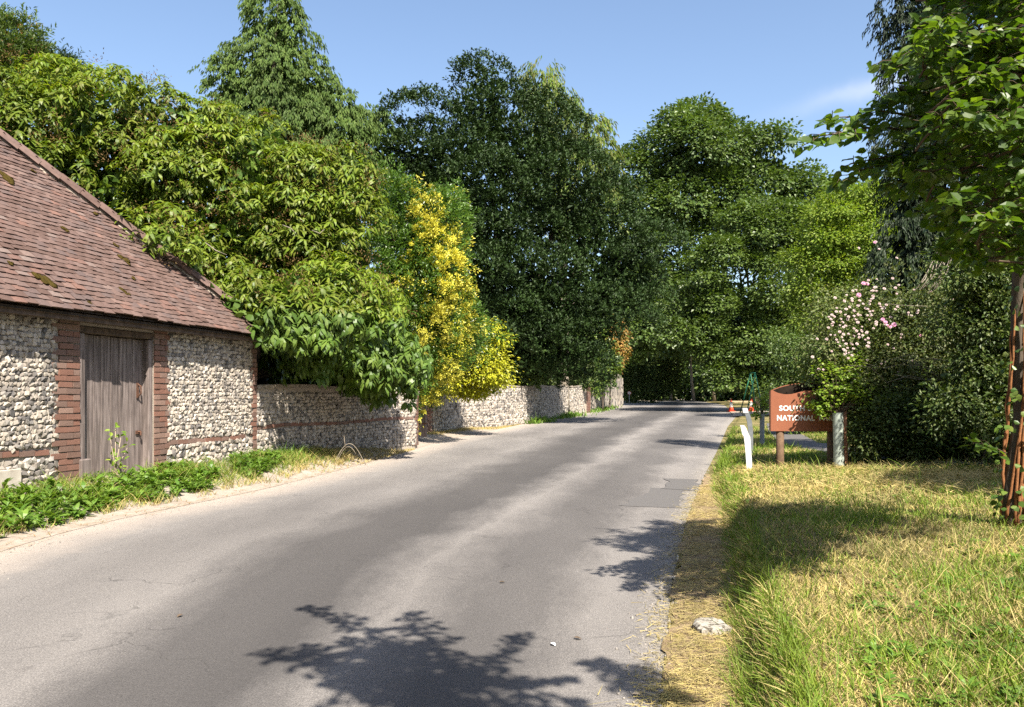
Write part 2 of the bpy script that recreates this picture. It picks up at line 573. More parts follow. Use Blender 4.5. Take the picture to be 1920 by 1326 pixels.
def verge_z(X, Y):
    o = lx(Y) - np.asarray(X, float)
    w = np.interp(Y, [0, 10, 14, 20, 26, 60, 90], [1.3, 1.3, 1.0, .8, .8, 1.0, 1.0])
    hh = np.interp(Y, [0, 14, 20, 26, 40, 90], [.28, .28, .16, .08, .08, .15])
    return zr(Y) + .004 + hh * sstep(o / w) + .012 * vnoise(X, Y, 2.5, 8) * sstep(o / .3)


def strip(ys, offs, fx, fz):
    V = np.zeros((len(ys), len(offs), 3))
    Yg, Og = np.meshgrid(ys, offs, indexing='ij')
    V[..., 1] = Yg
    V[..., 0] = fx(Yg, Og)
    V[..., 2] = fz(V[..., 0], Yg)
    nx, ny = len(ys), len(offs)
    i = np.arange(nx * ny).reshape(nx, ny)
    Q = np.stack([i[:-1, :-1], i[:-1, 1:], i[1:, 1:], i[1:, :-1]], -1).reshape(-1, 4)
    uv = np.stack([np.broadcast_to(np.linspace(0, 1, ny), (nx, ny)), Yg], -1).reshape(-1, 2)
    return V.reshape(-1, 3), Q, uv


ysA = np.concatenate([np.arange(-8, 2, .5), np.arange(2, 16, .06), np.arange(16, 40, .25), np.arange(40, 150.1, 1.0)])
ysR = np.concatenate([np.arange(-8, 40, .25), np.arange(40, 150.1, 1.0)])

# the wide ground sheet
gy = np.concatenate([[-400, -60], np.arange(-20, 150, 2.5), [180, 260, 400, 900, 1800]])
gx = np.array([-1800, -600, -200, -90, -60, -40, -30, -20, -15, -10, -5, 0, 5, 10, 15, 20, 30, 40, 60, 90, 200, 600, 1800], float)
Xg, Yg = np.meshgrid(gx, gy)
gz = zr(Yg) - .06
V = np.stack([Xg, Yg, gz], -1).reshape(-1, 3)
i = np.arange(V.shape[0]).reshape(Xg.shape)
Q = np.stack([i[:-1, :-1], i[:-1, 1:], i[1:, 1:], i[1:, :-1]], -1).reshape(-1, 4)
obj('ground', mesh_np('ground', V, Q, EARTH, True), kind='structure', label='earth and leaf litter under the trees')

V, Q, uv = strip(ysR, np.linspace(0, 1, 15), lambda Y, t: lx(Y) + (rx(Y) - lx(Y)) * t, lambda X, Y: zr(Y) + 0 * X)
obj('road', mesh_np('road', V, Q, ASPHALT, True, uv), kind='structure', label='worn grey asphalt lane running to the trees')
V, Q, uv = strip(ysA, -np.array([-.04, .06, .15, .3, .5, .7, .9, 1.2, 1.6, 2.2, 3.2]), lambda Y, t: lx(Y) + t, verge_z)
obj('verge', mesh_np('verge', V, Q[:, ::-1], DUST, True), kind='structure', label='dusty verge along the flint walls')
offs = np.concatenate([[-.03], np.arange(.05, .9, .05), np.arange(1, 3, .2), np.arange(3, 14, 1.0)])
V, Q, uv = strip(ysA, offs, lambda Y, t: rx(Y) + t, bank_z)
obj('grass_bank', mesh_np('grass_bank', V, Q, TURF, True), kind='structure', label='mown grass bank beside the road')
so_ = np.linspace(.0, 1, 7)
V, Q, uv = strip(ysA[ysA < 14], so_, lambda Y, t: rx(Y) + t * (strawW(Y) + .05) - .015 + (1 - t) * (.05 * vnoise(Y, 0 * Y, 3.0, 61) + .025 * vnoise(Y, 0 * Y, 11.0, 62)), lambda X, Y: np.maximum(bank_z(X, Y), zr(Y) + .002) + .008)
obj('straw_litter', mesh_np('straw_litter', V, Q, STRAWBED, True), kind='structure', label='cut straw lying along the road edge')

# footpath behind the sign, junction apron
def ribbon(name, pts, w, zf, mat, label, lift=.012):
    pts = np.array(pts, float)
    t = np.linspace(0, len(pts) - 1, 60)
    P = np.stack([np.interp(t, range(len(pts)), pts[:, k]) for k in range(2)], -1)
    for _ in range(6):
        P[1:-1] = (P[:-2] + 2 * P[1:-1] + P[2:]) / 4
    T = norm(np.gradient(P, axis=0))
    Nn = np.stack([T[:, 1], -T[:, 0]], -1)
    V = []
    for a in np.linspace(-.5, .5, 7):
        q = P + Nn * a * w
        V.append(np.stack([q[:, 0], q[:, 1], zf(q[:, 0], q[:, 1]) + lift], -1))
    V = np.stack(V, 1)
    i = np.arange(V.shape[0] * 7).reshape(-1, 7)
    Q = np.stack([i[:-1, :-1], i[:-1, 1:], i[1:, 1:], i[1:, :-1]], -1).reshape(-1, 4)
    return obj(name, mesh_np(name, V.reshape(-1, 3), Q, mat, True), kind='structure', label=label)


ribbon('footpath', [(10.5, 9.6), (7.6, 10.6), (6.6, 12.2), (6.5, 15), (6.9, 19), (8.5, 25), (11, 33)], .85, bank_z, PATCH, 'narrow tarmac footpath behind the brown sign')
jx, jy = ground_at(1400, 770)
V, Q, uv = strip(np.arange(44, 62, .5), np.linspace(-.3, 26, 20), lambda Y, t: rx(Y) + t, lambda X, Y: bank_z(X, Y) + .03)
obj('side_road', mesh_np('side_road', V, Q, DUST, True), kind='structure', label='pale gravel side road opening right at the cones')


# repaired patches and a crumbled scar in the road
def patch(name, quad, mat, label, lift=.004, sub=8):
    P = np.array([ground_at(*q) for q in quad])
    a = np.linspace(0, 1, sub)
    A, B = np.meshgrid(a, a, indexing='ij')
    W = [(1 - A) * (1 - B), A * (1 - B), A * B, (1 - A) * B]
    XY = sum(w[..., None] * p for w, p in zip(W, P))
    jag = .045
    XY[0, :] += rng.normal(0, jag, XY[0].shape)
    XY[-1, :] += rng.normal(0, jag, XY[0].shape)
    V = np.concatenate([XY, (zr(XY[..., 1]) + lift)[..., None]], -1).reshape(-1, 3)
    i = np.arange(sub * sub).reshape(sub, sub)
    Q = np.stack([i[:-1, :-1], i[1:, :-1], i[1:, 1:], i[:-1, 1:]], -1).reshape(-1, 4)
    n = np.cross(V[Q[0, 1]] - V[Q[0, 0]], V[Q[0, 2]] - V[Q[0, 0]])
    if n[2] < 0:
        Q = Q[:, ::-1]
    return obj(name, mesh_np(name, V, Q, mat), kind='structure', label=label)


patch('road_patch', [(1160, 949), (1272, 953), (1288, 918), (1222, 915)], PATCH, 'dark smooth tarmac repair at the road edge')
patch('road_patch', [(1243, 917), (1306, 921), (1312, 900), (1252, 898)], PATCH, 'small dark tarmac repair beyond the larger one', .008)
patch('kerb_fragment', [(1263, 1108), (1277, 1108), (1283, 1040), (1271, 1040)], CONC, 'pale worn strip of buried kerb in branch shade', .012, 5)


# ------------------------------------------------------------------ foliage tools
LEAF2 = (np.array([(0, 0, 0), (.5, .45, .10), (0, 1, -.10), (-.5, .45, .10)], float), np.array([(0, 1, 2), (0, 2, 3)]))
LEAF4 = (np.array([(0, 0, 0), (.46, .36, .06), (-.46, .36, .06), (.36, .70, -.03), (-.36, .70, -.03), (0, 1, -.22)], float),
         np.array([(0, 1, 2), (1, 3, 4), (1, 4, 2), (3, 5, 4)]))
LEAF6 = (np.array([(0, 0, 0), (0, .35, -.03), (0, .7, -.06), (0, 1, -.16), (.42, .30, .07), (.40, .66, .03), (-.42, .30, .07), (-.40, .66, .03)], float),
         np.array([(0, 4, 1), (1, 4, 5), (1, 5, 2), (2, 5, 3), (0, 1, 6), (1, 7, 6), (1, 2, 7), (2, 3, 7)]))
BLADE = (np.array([(-.5, 0, 0), (.5, 0, 0), (0, 1, 0)], float), np.array([(0, 1, 2)]))
BLADE3 = (np.array([(-.5, 0, 0), (.5, 0, 0), (-.38, .55, .06), (.38, .55, .06), (0, 1, .32)], float), np.array([(0, 1, 3), (0, 3, 2), (2, 3, 4)]))


def frames(D, N, L, W):
    D = norm(D)
    S = norm(np.cross(D, N))
    N2 = np.cross(S, D)
    L, W = np.broadcast_to(L, len(D)), np.broadcast_to(W, len(D))
    return np.stack([S * W[:, None], D * L[:, None], N2 * L[:, None]], -1)      # columns


def stamp(units, P, Mx):
    """copies of the unit shapes under 3x3 matrices and offsets, as arrays"""
    if isinstance(units, tuple):
        units = [units]
    idx = rng.integers(0, len(units), len(P))
    VV, TT, base = [], [], 0
    for k, (uV, uT) in enumerate(units):
        s = idx == k
        if not s.any():
            continue
        v = np.einsum('nij,kj->nki', Mx[s], uV) + P[s][:, None, :]
        t = uT[None] + (np.arange(s.sum()) * len(uV))[:, None, None] + base
        VV.append(v.reshape(-1, 3))
        TT.append(t.reshape(-1, uT.shape[1]))
        base += v.shape[0] * v.shape[1]
    return np.concatenate(VV), np.concatenate(TT)


class Leaves:
    def __init__(self):
        self.P, self.D, self.N, self.L, self.W = [], [], [], [], []

    def add(self, P, D, N, L, W):
        n = len(P)
        self.P.append(P)
        self.D.append(np.broadcast_to(D, (n, 3)))
        self.N.append(np.broadcast_to(N, (n, 3)))
        self.L.append(np.broadcast_to(L, n))
        self.W.append(np.broadcast_to(W, n))

    def arrays(self):
        P = np.concatenate(self.P)
        return P, frames(np.concatenate(self.D), np.concatenate(self.N), np.concatenate(self.L), np.concatenate(self.W))

    def count(self):
        return sum(len(p) for p in self.P)


TRIS = 0


def leaf_obj(name, lv, unit, mat, parent, singles=0, single_name='leaf', **kw):
    """all leaves as one mesh; with singles, the largest in view become objects of their own"""
    global TRIS
    P, Mx = lv.arrays()
    keep = np.ones(len(P), bool)
    if singles:
        Yc = np.maximum(P[:, 1], .3)
        px, py = 960 + F * P[:, 0] / Yc, HZ - F * (P[:, 2] - H) / Yc
        size = np.linalg.norm(Mx[:, :, 1], axis=1) / np.linalg.norm(P - [0, 0, H], axis=1)
        vis = (P[:, 1] > 1) & (px > 10) & (px < 1910) & (py > 5) & (py < 1320)
        score = np.where(vis, size, -1)
        if 'score' in kw:
            score = kw.pop('score')(P, px, py, score)
        top = np.argsort(-score)[:singles]
        keep[top] = False
        me = mesh_np(single_name, unit[0], unit[1], mat)
        for t in top:
            o = bpy.data.objects.new(single_name, me)
            m = np.eye(4)
            m[:3, :3] = Mx[t]
            m[:3, 3] = P[t]
            o.matrix_basis = Matrix(m.tolist())
            link(o, parent)
    kw.pop('score', None)
    V, T = stamp(unit, P[keep], Mx[keep])
    TRIS += len(T)
    return obj(name, mesh_np(name, V, T, mat), parent, **kw)


def wlobes(L, Y, dr=None):
    """(px, py, rx, ry[, dY[, depth radius factor]]) in photo pixels at distance Y -> centres and radii in metres"""
    cs, rs = [], []
    for l in L:
        dY = l[4] if len(l) > 4 else 0
        k = l[5] if len(l) > 5 else (dr or 1.0)
        y = Y + dY
        cs.append(at(l[0], l[1], y))
        rs.append([l[2] / F * y, k * l[2] / F * y, l[3] / F * y])
    return np.array(cs), np.array(rs)


def shell_points(cs, rs, n, lo=.72, hi=1.04, back=.45, seed=0, lump=.14, zmin=None):
    """points near the outer skin of a union of ellipsoids, with outward directions"""
    w = (rs[:, 0] * rs[:, 2] + rs[:, 1] * rs[:, 2] + rs[:, 0] * rs[:, 1])
    w = w / w.sum()
    P, O = [], []
    got = 0
    while got < n:
        m = int((n - got) * 2.2) + 50
        k = rng.choice(len(cs), m, p=w)
        d = unit_dirs(m)
        r = lo + (hi - lo) * np.sqrt(rng.random(m))
        r = r * (1 + lump * vnoise(d[:, 0] * 2 + k, d[:, 2] * 2 + d[:, 1] * 1.3, 1.2, seed + 1))
        p = cs[k] + d * r[:, None] * rs[k]
        q = (p[:, None, :] - cs[None]) / rs[None]
        ins = (q ** 2).sum(-1)
        ins[np.arange(m), k] = 9
        ok = (ins.min(1) > .60)
        ok &= (d[:, 1] < .25) | (rng.random(m) < back)
        if zmin is not None:
            ok &= p[:, 2] > zmin
        o = norm(d / rs[k])
        P.append(p[ok])
        O.append(o[ok])
        got += ok.sum()
    return np.concatenate(P)[:n], np.concatenate(O)[:n]


def inner_points(cs, rs, n, hi=.8):
    w = rs.prod(1) ** .8
    k = rng.choice(len(cs), n, p=w / w.sum())
    return cs[k] + unit_dirs(n) * (hi * rng.random(n) ** (1 / 2.2))[:, None] * rs[k]


UP = np.array([0, 0, 1.0])


def lumps(cs, rs, n, r, flat=.75, lo=.72, hi=1.0, seed=0, back=.35, keep=.0):
    """break smooth crown masses into many boughs: n sub-masses of radius r over the skin"""
    P, O = shell_points(cs, rs, n, lo, hi, back, seed, .18)
    rr = r * rng.uniform(.55, 1.35, n)
    return P, np.stack([rr, rr * .9, rr * flat], -1)


def rep(a, k):
    return np.repeat(a, k, axis=0)


def fill(lv, cs, rs, n, L, W, hi=.78):
    p = inner_points(cs, rs, n, hi)
    lv.add(p, unit_dirs(n), unit_dirs(n), L * rng.uniform(.7, 1.3, n), W)


def clump_broad(lv, C0, O, k, r, L, W, flat=.55, droop=.35):
    """domes of leaves that overlap like shingles"""
    n = len(C0) * k
    r = np.broadcast_to(r, len(C0))
    off = rng.normal(size=(n, 3)) * np.array([1, 1, flat]) * .5
    P = rep(C0, k) + off * rep(r, k)[:, None]
    D = norm(off) * .8 + rep(O, k) * .5 + unit_dirs(n) * .5 - UP * droop
    N = UP * .8 + rep(O, k) * .9 + unit_dirs(n) * .5
    lv.add(P, D, N, L * rng.uniform(.65, 1.25, n), W * rng.uniform(.8, 1.2, n))


def clump_sprig(lv, C0, O, k, l, L, W, up=.7, out=.55, jit=.35, spread=.35):
    """pointed sprigs with short needles (yew, spruce)"""
    ax = norm(O * out + UP * up + unit_dirs(len(C0)) * jit)
    n = len(C0) * k
    t = rng.random(n)
    A = rep(ax, k)
    ll = rep(l * rng.uniform(.5, 1.4, len(C0)), k)
    rad = norm(np.cross(A, unit_dirs(n)))
    P = rep(C0, k) + A * (t * ll)[:, None] + rad * (spread * ll * (1 - t) * rng.random(n))[:, None]
    D = A * .7 + rad * .7
    lv.add(P, D, norm(np.cross(rad, A)) * .3 + A * .5 + UP * .5 + unit_dirs(n) * .4, L * rng.uniform(.7, 1.3, n), W)


def clump_hang(lv, C0, O, k, l, L, W):
    """drooping feathery sprays"""
    n = len(C0) * k
    ax = norm(O * np.array([1, 1, .2]) + unit_dirs(len(C0)) * .4)
    t = rng.random(n)
    P = rep(C0, k) + rep(ax, k) * (t * l)[:, None] - UP * (t ** 2 * l * .7)[:, None] + rng.normal(0, .10 * l, (n, 3))
    D = rep(ax, k) * .45 - UP * .9 + unit_dirs(n) * .35
    N = rep(O, k) + unit_dirs(n) * .6 + UP * .3
    lv.add(P, D, N, L * rng.uniform(.6, 1.3, n), W * rng.uniform(.8, 1.3, n))


def clump_rosette(lv, C0, O, k, L, W, tilt=.15, droop=.35):
    """whorls of long drooping leaves at shoot tips"""
    ax = norm(O * .7 + UP * .6 + unit_dirs(len(C0)) * .35)
    n = len(C0) * k
    A = rep(ax, k)
    rad = norm(np.cross(A, unit_dirs(n)))
    P = rep(C0, k) + A * rng.uniform(-.8, .2, n)[:, None] * L * .6 + rad * L * .06
    D = rad + A * tilt - UP * droop + unit_dirs(n) * .2
    N = A + UP * .5 + rad * .25 + unit_dirs(n) * .15
    lv.add(P, D, N, L * rng.uniform(.7, 1.25, n), W * rng.uniform(.8, 1.15, n))


def limb_tree(mb, base, tips, r0, fork=.45, seed=0, n=8):
    """tapered trunk with limbs bending out to the given tips"""
    base = np.array(base, float)
    tips = [np.array(t, float) for t in tips]
    mean = sum(tips) / len(tips)
    top = base + (mean - base) * .8
    top[0:2] = base[0:2] + (mean - base)[0:2] * .35
    pts = [base + (top - base) * t + np.array([random.uniform(-.3, .3) * r0, random.uniform(-.3, .3) * r0, 0]) for t in (0, .06, .2, .4, .6, .8, 1)]
    mb.tube(pts, [r0 * 1.5, r0 * 1.1, r0 * .95, r0 * .8, r0 * .62, r0 * .42, r0 * .2], n, wob=.12)
    for t in tips:
        f = min(.95, max(.12, fork + random.uniform(-.15, .25)))
        a = base + (top - base) * f
        mid = a + (t - a) * .5 + np.array([random.uniform(-.15, .15), random.uniform(-.15, .15), .12]) * np.linalg.norm(t - a)
        rr = r0 * (1 - f) * .62 + r0 * .08
        q = [a * (1 - s) ** 2 + 2 * mid * s * (1 - s) + t * s * s for s in np.linspace(0, 1, 7)]
        mb.tube(q, [rr * (1 - .85 * s) for s in np.linspace(0, 1, 7)], 6, wob=.1)


def make_tree(name, label, cat, base, cs, rs, r0, bark, group=None, tips=None, fork=.45):
    root = empty(name, base, label, cat, group)
    mb = MB()
    limb_tree(mb, base, [c for c in cs] if tips is None else tips, r0, fork)
    mb.build('trunk', bark, root, True)
    return root


# ------------------------------------------------------------------ masonry tools
def ico():
    t = (1 + 5 ** .5) / 2
    v = np.array([(-1, t, 0), (1, t, 0), (-1, -t, 0), (1, -t, 0), (0, -1, t), (0, 1, t), (0, -1, -t), (0, 1, -t), (t, 0, -1), (t, 0, 1), (-t, 0, -1), (-t, 0, 1)], float)
    v /= np.linalg.norm(v[0])
    f = np.array([(0, 11, 5), (0, 5, 1), (0, 1, 7), (0, 7, 10), (0, 10, 11), (1, 5, 9), (5, 11, 4), (11, 10, 2), (10, 7, 6), (7, 1, 8),
                  (3, 9, 4), (3, 4, 2), (3, 2, 6), (3, 6, 8), (3, 8, 9), (4, 9, 5), (2, 4, 11), (6, 2, 10), (8, 6, 7), (9, 8, 1)])
    return v, f


def rock_units(k, rough=.22):
    V, T = ico()
    us = []
    for _ in range(k):
        q = V @ np.linalg.qr(rng.normal(size=(3, 3)))[0]
        q = np.sign(q) * np.abs(q) ** .62 * 1.12
        q = q * (1 + rng.uniform(-rough, rough, (12, 1)))
        if np.dot(np.cross(q[T[0, 1]] - q[T[0, 0]], q[T[0, 2]] - q[T[0, 0]]), q[T[0, 0]]) < 0:
            us.append((q * .5, T[:, ::-1]))
        else:
            us.append((q * .5, T))
    return us


def block_units(k, jit=.03):
    """bricks with knocked-off corners: centre at origin, unit size"""
    us = []
    for _ in range(k):
        b = .07
        V, Fc = [], []
        for sx in (-1, 1):
            for sy in (-1, 1):
                for sz in (-1, 1):
                    V.append((sx * .5, sy * .5, sz * .5))
        V = np.array(V) * (1 + rng.uniform(-jit, jit, (8, 3)))
        T = np.array([(0, 1, 3), (0, 3, 2), (4, 6, 7), (4, 7, 5), (0, 4, 5), (0, 5, 1), (2, 3, 7), (2, 7, 6), (0, 2, 6), (0, 6, 4), (1, 5, 7), (1, 7, 3)])
        us.append((V, T))
    return us


ROCKS = rock_units(9)
BRICKS = block_units(6, .05)


def pieces(name, rest_name, parent, mat, units, P, Mx, keep=300):
    """the pieces that show largest as objects that share mesh data, the rest joined"""
    global TRIS
    P, Mx = np.asarray(P), np.asarray(Mx)
    Yc = np.maximum(P[:, 1], .3)
    px, py = 960 + F * P[:, 0] / Yc, HZ - F * (P[:, 2] - H) / Yc
    vis = (P[:, 1] > 1) & (px > 0) & (px < 1920) & (py > 0) & (py < 1326)
    size = np.cbrt(np.abs(np.linalg.det(Mx))) / np.linalg.norm(P - [0, 0, H], axis=1)
    if len(P) <= keep:
        top = np.arange(len(P))
    else:
        top = np.argsort(-np.where(vis, size, -1))[:keep]
    mes = [mesh_np(name, u[0], u[1], mat) for u in units]
    for t in top:
        o = bpy.data.objects.new(name, mes[rng.integers(len(mes))])
        m = np.eye(4)
        m[:3, :3] = Mx[t]
        m[:3, 3] = P[t]
        o.matrix_basis = Matrix(m.tolist())
        link(o, parent)
    k = np.ones(len(P), bool)
    k[top] = False
    if k.any():
        V, T = stamp(units, P[k], Mx[k])
        TRIS += len(T)
        obj(rest_name, mesh_np(rest_name, V, T, mat), parent, kind='stuff')


class Path:
    """plan curve; n points to the right of travel"""
    def __init__(self, pts, step=.05, smooth=0):
        pts = np.array(pts, float)
        seg = np.r_[0, np.cumsum(np.linalg.norm(np.diff(pts, axis=0), axis=1))]
        s = np.arange(0, seg[-1] + step, step)
        P = np.stack([np.interp(s, seg, pts[:, k]) for k in range(2)], -1)
        for _ in range(smooth):
            P[1:-1] = (P[:-2] + 2 * P[1:-1] + P[2:]) / 4
        self.s, self.P = s, P
        T = norm(np.gradient(P, axis=0))
        self.T = T
        self.len = s[-1]

    def __call__(self, s):
        x = np.interp(s, self.s, self.P[:, 0])
        y = np.interp(s, self.s, self.P[:, 1])
        t = norm(np.stack([np.interp(s, self.s, self.T[:, 0]), np.interp(s, self.s, self.T[:, 1])], -1))
        return np.stack([x, y], -1), t, np.stack([t[..., 1], -t[..., 0]], -1)

    def at_px(self, px):
        r = 960 + F * self.P[:, 0] / self.P[:, 1]
        return float(np.interp(px, r, self.s))


def place(path, s, t, z):
    p, d, n = path(np.asarray(s, float))
    q = p + n * np.asarray(t, float)[..., None]
    return np.concatenate([q, np.broadcast_to(np.asarray(z, float), q.shape[:-1])[..., None]], -1), d, n


def flints(path, s0, s1, z0, z1, hc, wmin, wmax, skip=None, proud=.012, rough=1.0, depth=.075):
    """courses of knapped flints: positions and matrices"""
    S, Z, Wd, Ht = [], [], [], []
    z = z0
    while z < z1:
        h = hc * rng.uniform(.85, 1.15)
        s = s0 - rng.random() * wmin
        while s < s1:
            w = rng.uniform(wmin, wmax)
            S.append(s + w / 2)
            Z.append(z + h / 2 + rng.normal(0, .007 * rough))
            Wd.append(w * rng.uniform(.92, 1.12))
            Ht.append(h * rng.uniform(.85, 1.1))
            s += w
        z += h * .98
    S, Z, Wd, Ht = map(np.array, (S, Z, Wd, Ht))
    k = (S > s0 + .01) & (S < s1 - .01)
    if skip is not None:
        k &= ~skip(S, Z)
    S, Z, Wd, Ht = S[k], Z[k], Wd[k], Ht[k]
    n_ = len(S)
    P, d, n = place(path, S, -depth * .42 + rng.normal(0, .005 * rough, n_) + proud * .6, Z)
    a = rng.normal(0, .22 * rough, n_)
    T3 = np.concatenate([d, np.zeros((n_, 1))], 1)
    N3 = np.concatenate([n, np.zeros((n_, 1))], 1)
    U3 = np.broadcast_to(UP, (n_, 3))
    A = T3 * np.cos(a)[:, None] + U3 * np.sin(a)[:, None]
    B = -T3 * np.sin(a)[:, None] + U3 * np.cos(a)[:, None]
    Mx = np.stack([A * (Wd * 1.12)[:, None], N3 * (depth * rng.uniform(.8, 1.25, n_))[:, None], B * (Ht * 1.12)[:, None]], -1)
    return P, Mx


def brickrow(path, rows, depth=.10, proud=.006):
    """rows: list of (s centre, width, z centre, height)"""
    R = np.array(rows, float)
    n_ = len(R)
    P, d, n = place(path, R[:, 0], -depth / 2 + proud + rng.normal(0, .004, n_), R[:, 2] + rng.normal(0, .002, n_))
    T3 = np.concatenate([d, np.zeros((n_, 1))], 1)
    N3 = np.concatenate([n, np.zeros((n_, 1))], 1)
    a = rng.normal(0, .012, n_)
    U3 = np.broadcast_to(UP, (n_, 3))
    A = T3 * np.cos(a)[:, None] + U3 * np.sin(a)[:, None]
    B = -T3 * np.sin(a)[:, None] + U3 * np.cos(a)[:, None]
    return P, np.stack([A * R[:, 1:2], N3 * depth, B * R[:, 3:4]], -1)


def wall_core(path, s0, s1, zb, zt, thick, mat, parent, name='wall', front=-.02, step=.25):
    """mortar body of a wall between height functions"""
    ss = np.arange(s0, s1, step)
    ss = np.r_[ss, s1]
    fr, _, _ = place(path, ss, np.full(len(ss), front), 0)
    bk, _, _ = place(path, ss, np.full(len(ss), -thick), 0)
    n_ = len(ss)
    zb_, zt_ = (np.array([f(s) for s in ss]) for f in (zb, zt))
    V = np.concatenate([np.c_[fr[:, :2], zb_], np.c_[fr[:, :2], zt_], np.c_[bk[:, :2], zt_], np.c_[bk[:, :2], zb_]])
    Q = []
    for i in range(n_ - 1):
        for a, b in ((0, 1), (1, 2), (2, 3)):
            Q.append((a * n_ + i, a * n_ + i + 1, b * n_ + i + 1, b * n_ + i))
    Q.append((0, n_, 2 * n_, 3 * n_))
    e = n_ - 1
    Q.append((e, 3 * n_ + e, 2 * n_ + e, n_ + e))
    return obj(name, mesh_np(name, V, np.array(Q), mat), parent)


# ------------------------------------------------------------------ barn
CX, CY = -4.59, 14.33
dv = np.array([.2425, .9701])
nv = np.array([.9701, -.2425])
SB = 10.0                                            # path starts 10 m before the corner
bp = Path([np.array([CX, CY]) - dv * SB, np.array([CX, CY])])
BW = lambda s, t, z: np.array([*(np.array([CX, CY]) + dv * s + nv * t), z])      # s = 0 at the corner
D3, N3_ = np.array([*dv, 0]), np.array([*nv, 0])
ZB, ZTOP = .1, 2.46
barn = empty('barn', BW(-4, -3, .2), 'old flint and brick barn with a plain plank door and mossy tiled roof', 'barn')

DL, DR, DT = -4.14, -2.72, 2.30                      # door opening
mb = MB()
mb.box(BW(-10, -.38, ZB), D3 * (10 + DL), N3_ * .36, UP * (ZTOP - ZB))
mb.box(BW(DR, -.38, ZB), D3 * (-DR - .02), N3_ * .36, UP * (ZTOP - ZB))
mb.box(BW(DL, -.38, DT), D3 * (DR - DL), N3_ * .355, UP * (ZTOP - DT))
mb.box(BW(-.36, -7.2, ZB), D3 * .33, N3_ * 6.82, UP * (ZTOP - ZB))
mb.box(BW(-10, -7.2, ZB), D3 * 9.6, N3_ * .3, UP * (ZTOP - ZB))
wall = mb.build('wall', MORTAR, barn)

# bricks: piers beside the door, band, corner quoin
rows = []
hc = .0815
k = 0
z = .18
while z < ZTOP - .03:
    odd = k % 2
    lw = .46 if odd else .34
    if odd:
        rows += [(DL - .115, .215, z + hc / 2, hc - .012), (DL - .34, .225, z + hc / 2, hc - .012)]
    else:
        rows += [(DL - .06, .105, z + hc / 2, hc - .012), (DL - .23, .215, z + hc / 2, hc - .012)]
    if odd:
        rows += [(DR + .115, .215, z + hc / 2, hc - .012), (DR + .29, .11, z + hc / 2, hc - .012)]
    else:
        rows += [(DR + .06, .105, z + hc / 2, hc - .012), (DR + .20, .15, z + hc / 2, hc - .012)]
    rows += [(-.055, .10, z + hc / 2, hc - .012)] if odd else [(-.11, .21, z + hc / 2, hc - .012)]
    z += hc
    k += 1
zb_ = .66
s = DR + .42
while s < -.25:
    rows.append((s, .215, zb_ + .012 * math.sin(s * 2) + .02 * (s + 2.4) / 2.4, .066))
    s += .228
s = DL - .60
while s > -7.0:
    rows.append((s, .215, .70 + .01 * math.sin(s * 3), .066))
    s -= .228
R = np.array(rows)
Pb, Mb = brickrow(bp, np.c_[R[:, 0] + SB, R[:, 1:]])
pieces('brick', 'brickwork', wall, BRICK, BRICKS, Pb, Mb, 300)


def in_brick(S, Z):
    s = S - SB
    m = (s > DL - .40) & (s < DR + .30)
    m |= s > -.16
    m |= (np.abs(Z - .68) < .045) & (s > DR)
    m |= (np.abs(Z - .70) < .045) & (s < DL)
    return m


Pa, Ma = flints(bp, 3.3, SB, .70, 2.42, .060, .036, .078, in_brick)
Pc, Mc = flints(bp, 3.3, SB, .15, .70, .072, .05, .105, in_brick, rough=1.8, depth=.09)
pieces('flint', 'flint_facing', wall, FLINT, ROCKS, np.concatenate([Pa, Pc]), np.concatenate([Ma, Mc]), 300)
MB().box(BW(-9.5, .012, .1), D3 * 4.42, N3_ * .03, UP * .43).build('render_patch', CONC, wall, bevel=.008)

# door
door = MB().box(BW(DL + .08, -.20, .22), D3 * (DR - DL - .16), N3_ * .03, UP * (DT - .30)).build('door', DTIMBER, barn)
xs = np.array([0, .13, .30, .44, .62, .78, .93, 1.06, 1.255])
for a, b in zip(xs[:-1], xs[1:]):
    zt = DT - .10 + random.uniform(-.006, .006)
    zl = .27 + random.uniform(-.03, .03)
    m = MB().box(BW(DL + .082 + a + .004, -.17, zl), D3 * (b - a - .008), N3_ * (.028 + random.uniform(0, .006)), UP * (zt - zl))
    m.build('plank', TIMBER, door, bevel=.003)
latch = MB()
lc = BW(DR - .20, -.13, 1.46)
latch.box(lc - D3 * .02 - UP * .11, D3 * .04, N3_ * .01, UP * .22)
latch.tube([lc + N3_ * .01 + UP * .09, lc + N3_ * .06 + UP * .06, lc + N3_ * .065 - UP * .04, lc + N3_ * .01 - UP * .09], .011, 6)
latch.build('handle', IRON, door, label='rusty iron pull handle')
m = MB()
hs = BW(DR - .19, -.13, .86)
m.tube([hs, hs + N3_ * .05, hs + N3_ * .05 - UP * .05], .014, 6)
m.box(hs - D3 * .05 - UP * .03, D3 * .1, N3_ * .012, UP * .05)
m.build('hasp', IRON, door)
frame = MB().box(BW(DL, -.19, DT - .09), D3 * (DR - DL), N3_ * .18, UP * .085).build('lintel', DTIMBER, barn, bevel=.006)
MB().box(BW(DL + .004, -.19, .2), D3 * .085, N3_ * .185, UP * (DT - .30)).build('jamb', TIMBER, barn, bevel=.008)
MB().box(BW(DR - .09, -.19, .2), D3 * .086, N3_ * .165, UP * (DT - .30)).build('jamb', TIMBER, barn, bevel=.008)
MB().box(BW(DL - .02, -.03, .14), D3 * .17, N3_ * .075, UP * .42).build('post_foot', TIMBER, barn, bevel=.012, label='worn timber block at the foot of the left jamb')
MB().box(BW(DL + .1, -.19, .12), D3 * (DR - DL - .2), N3_ * .20, UP * .14).build('threshold', CONC, barn, bevel=.01)

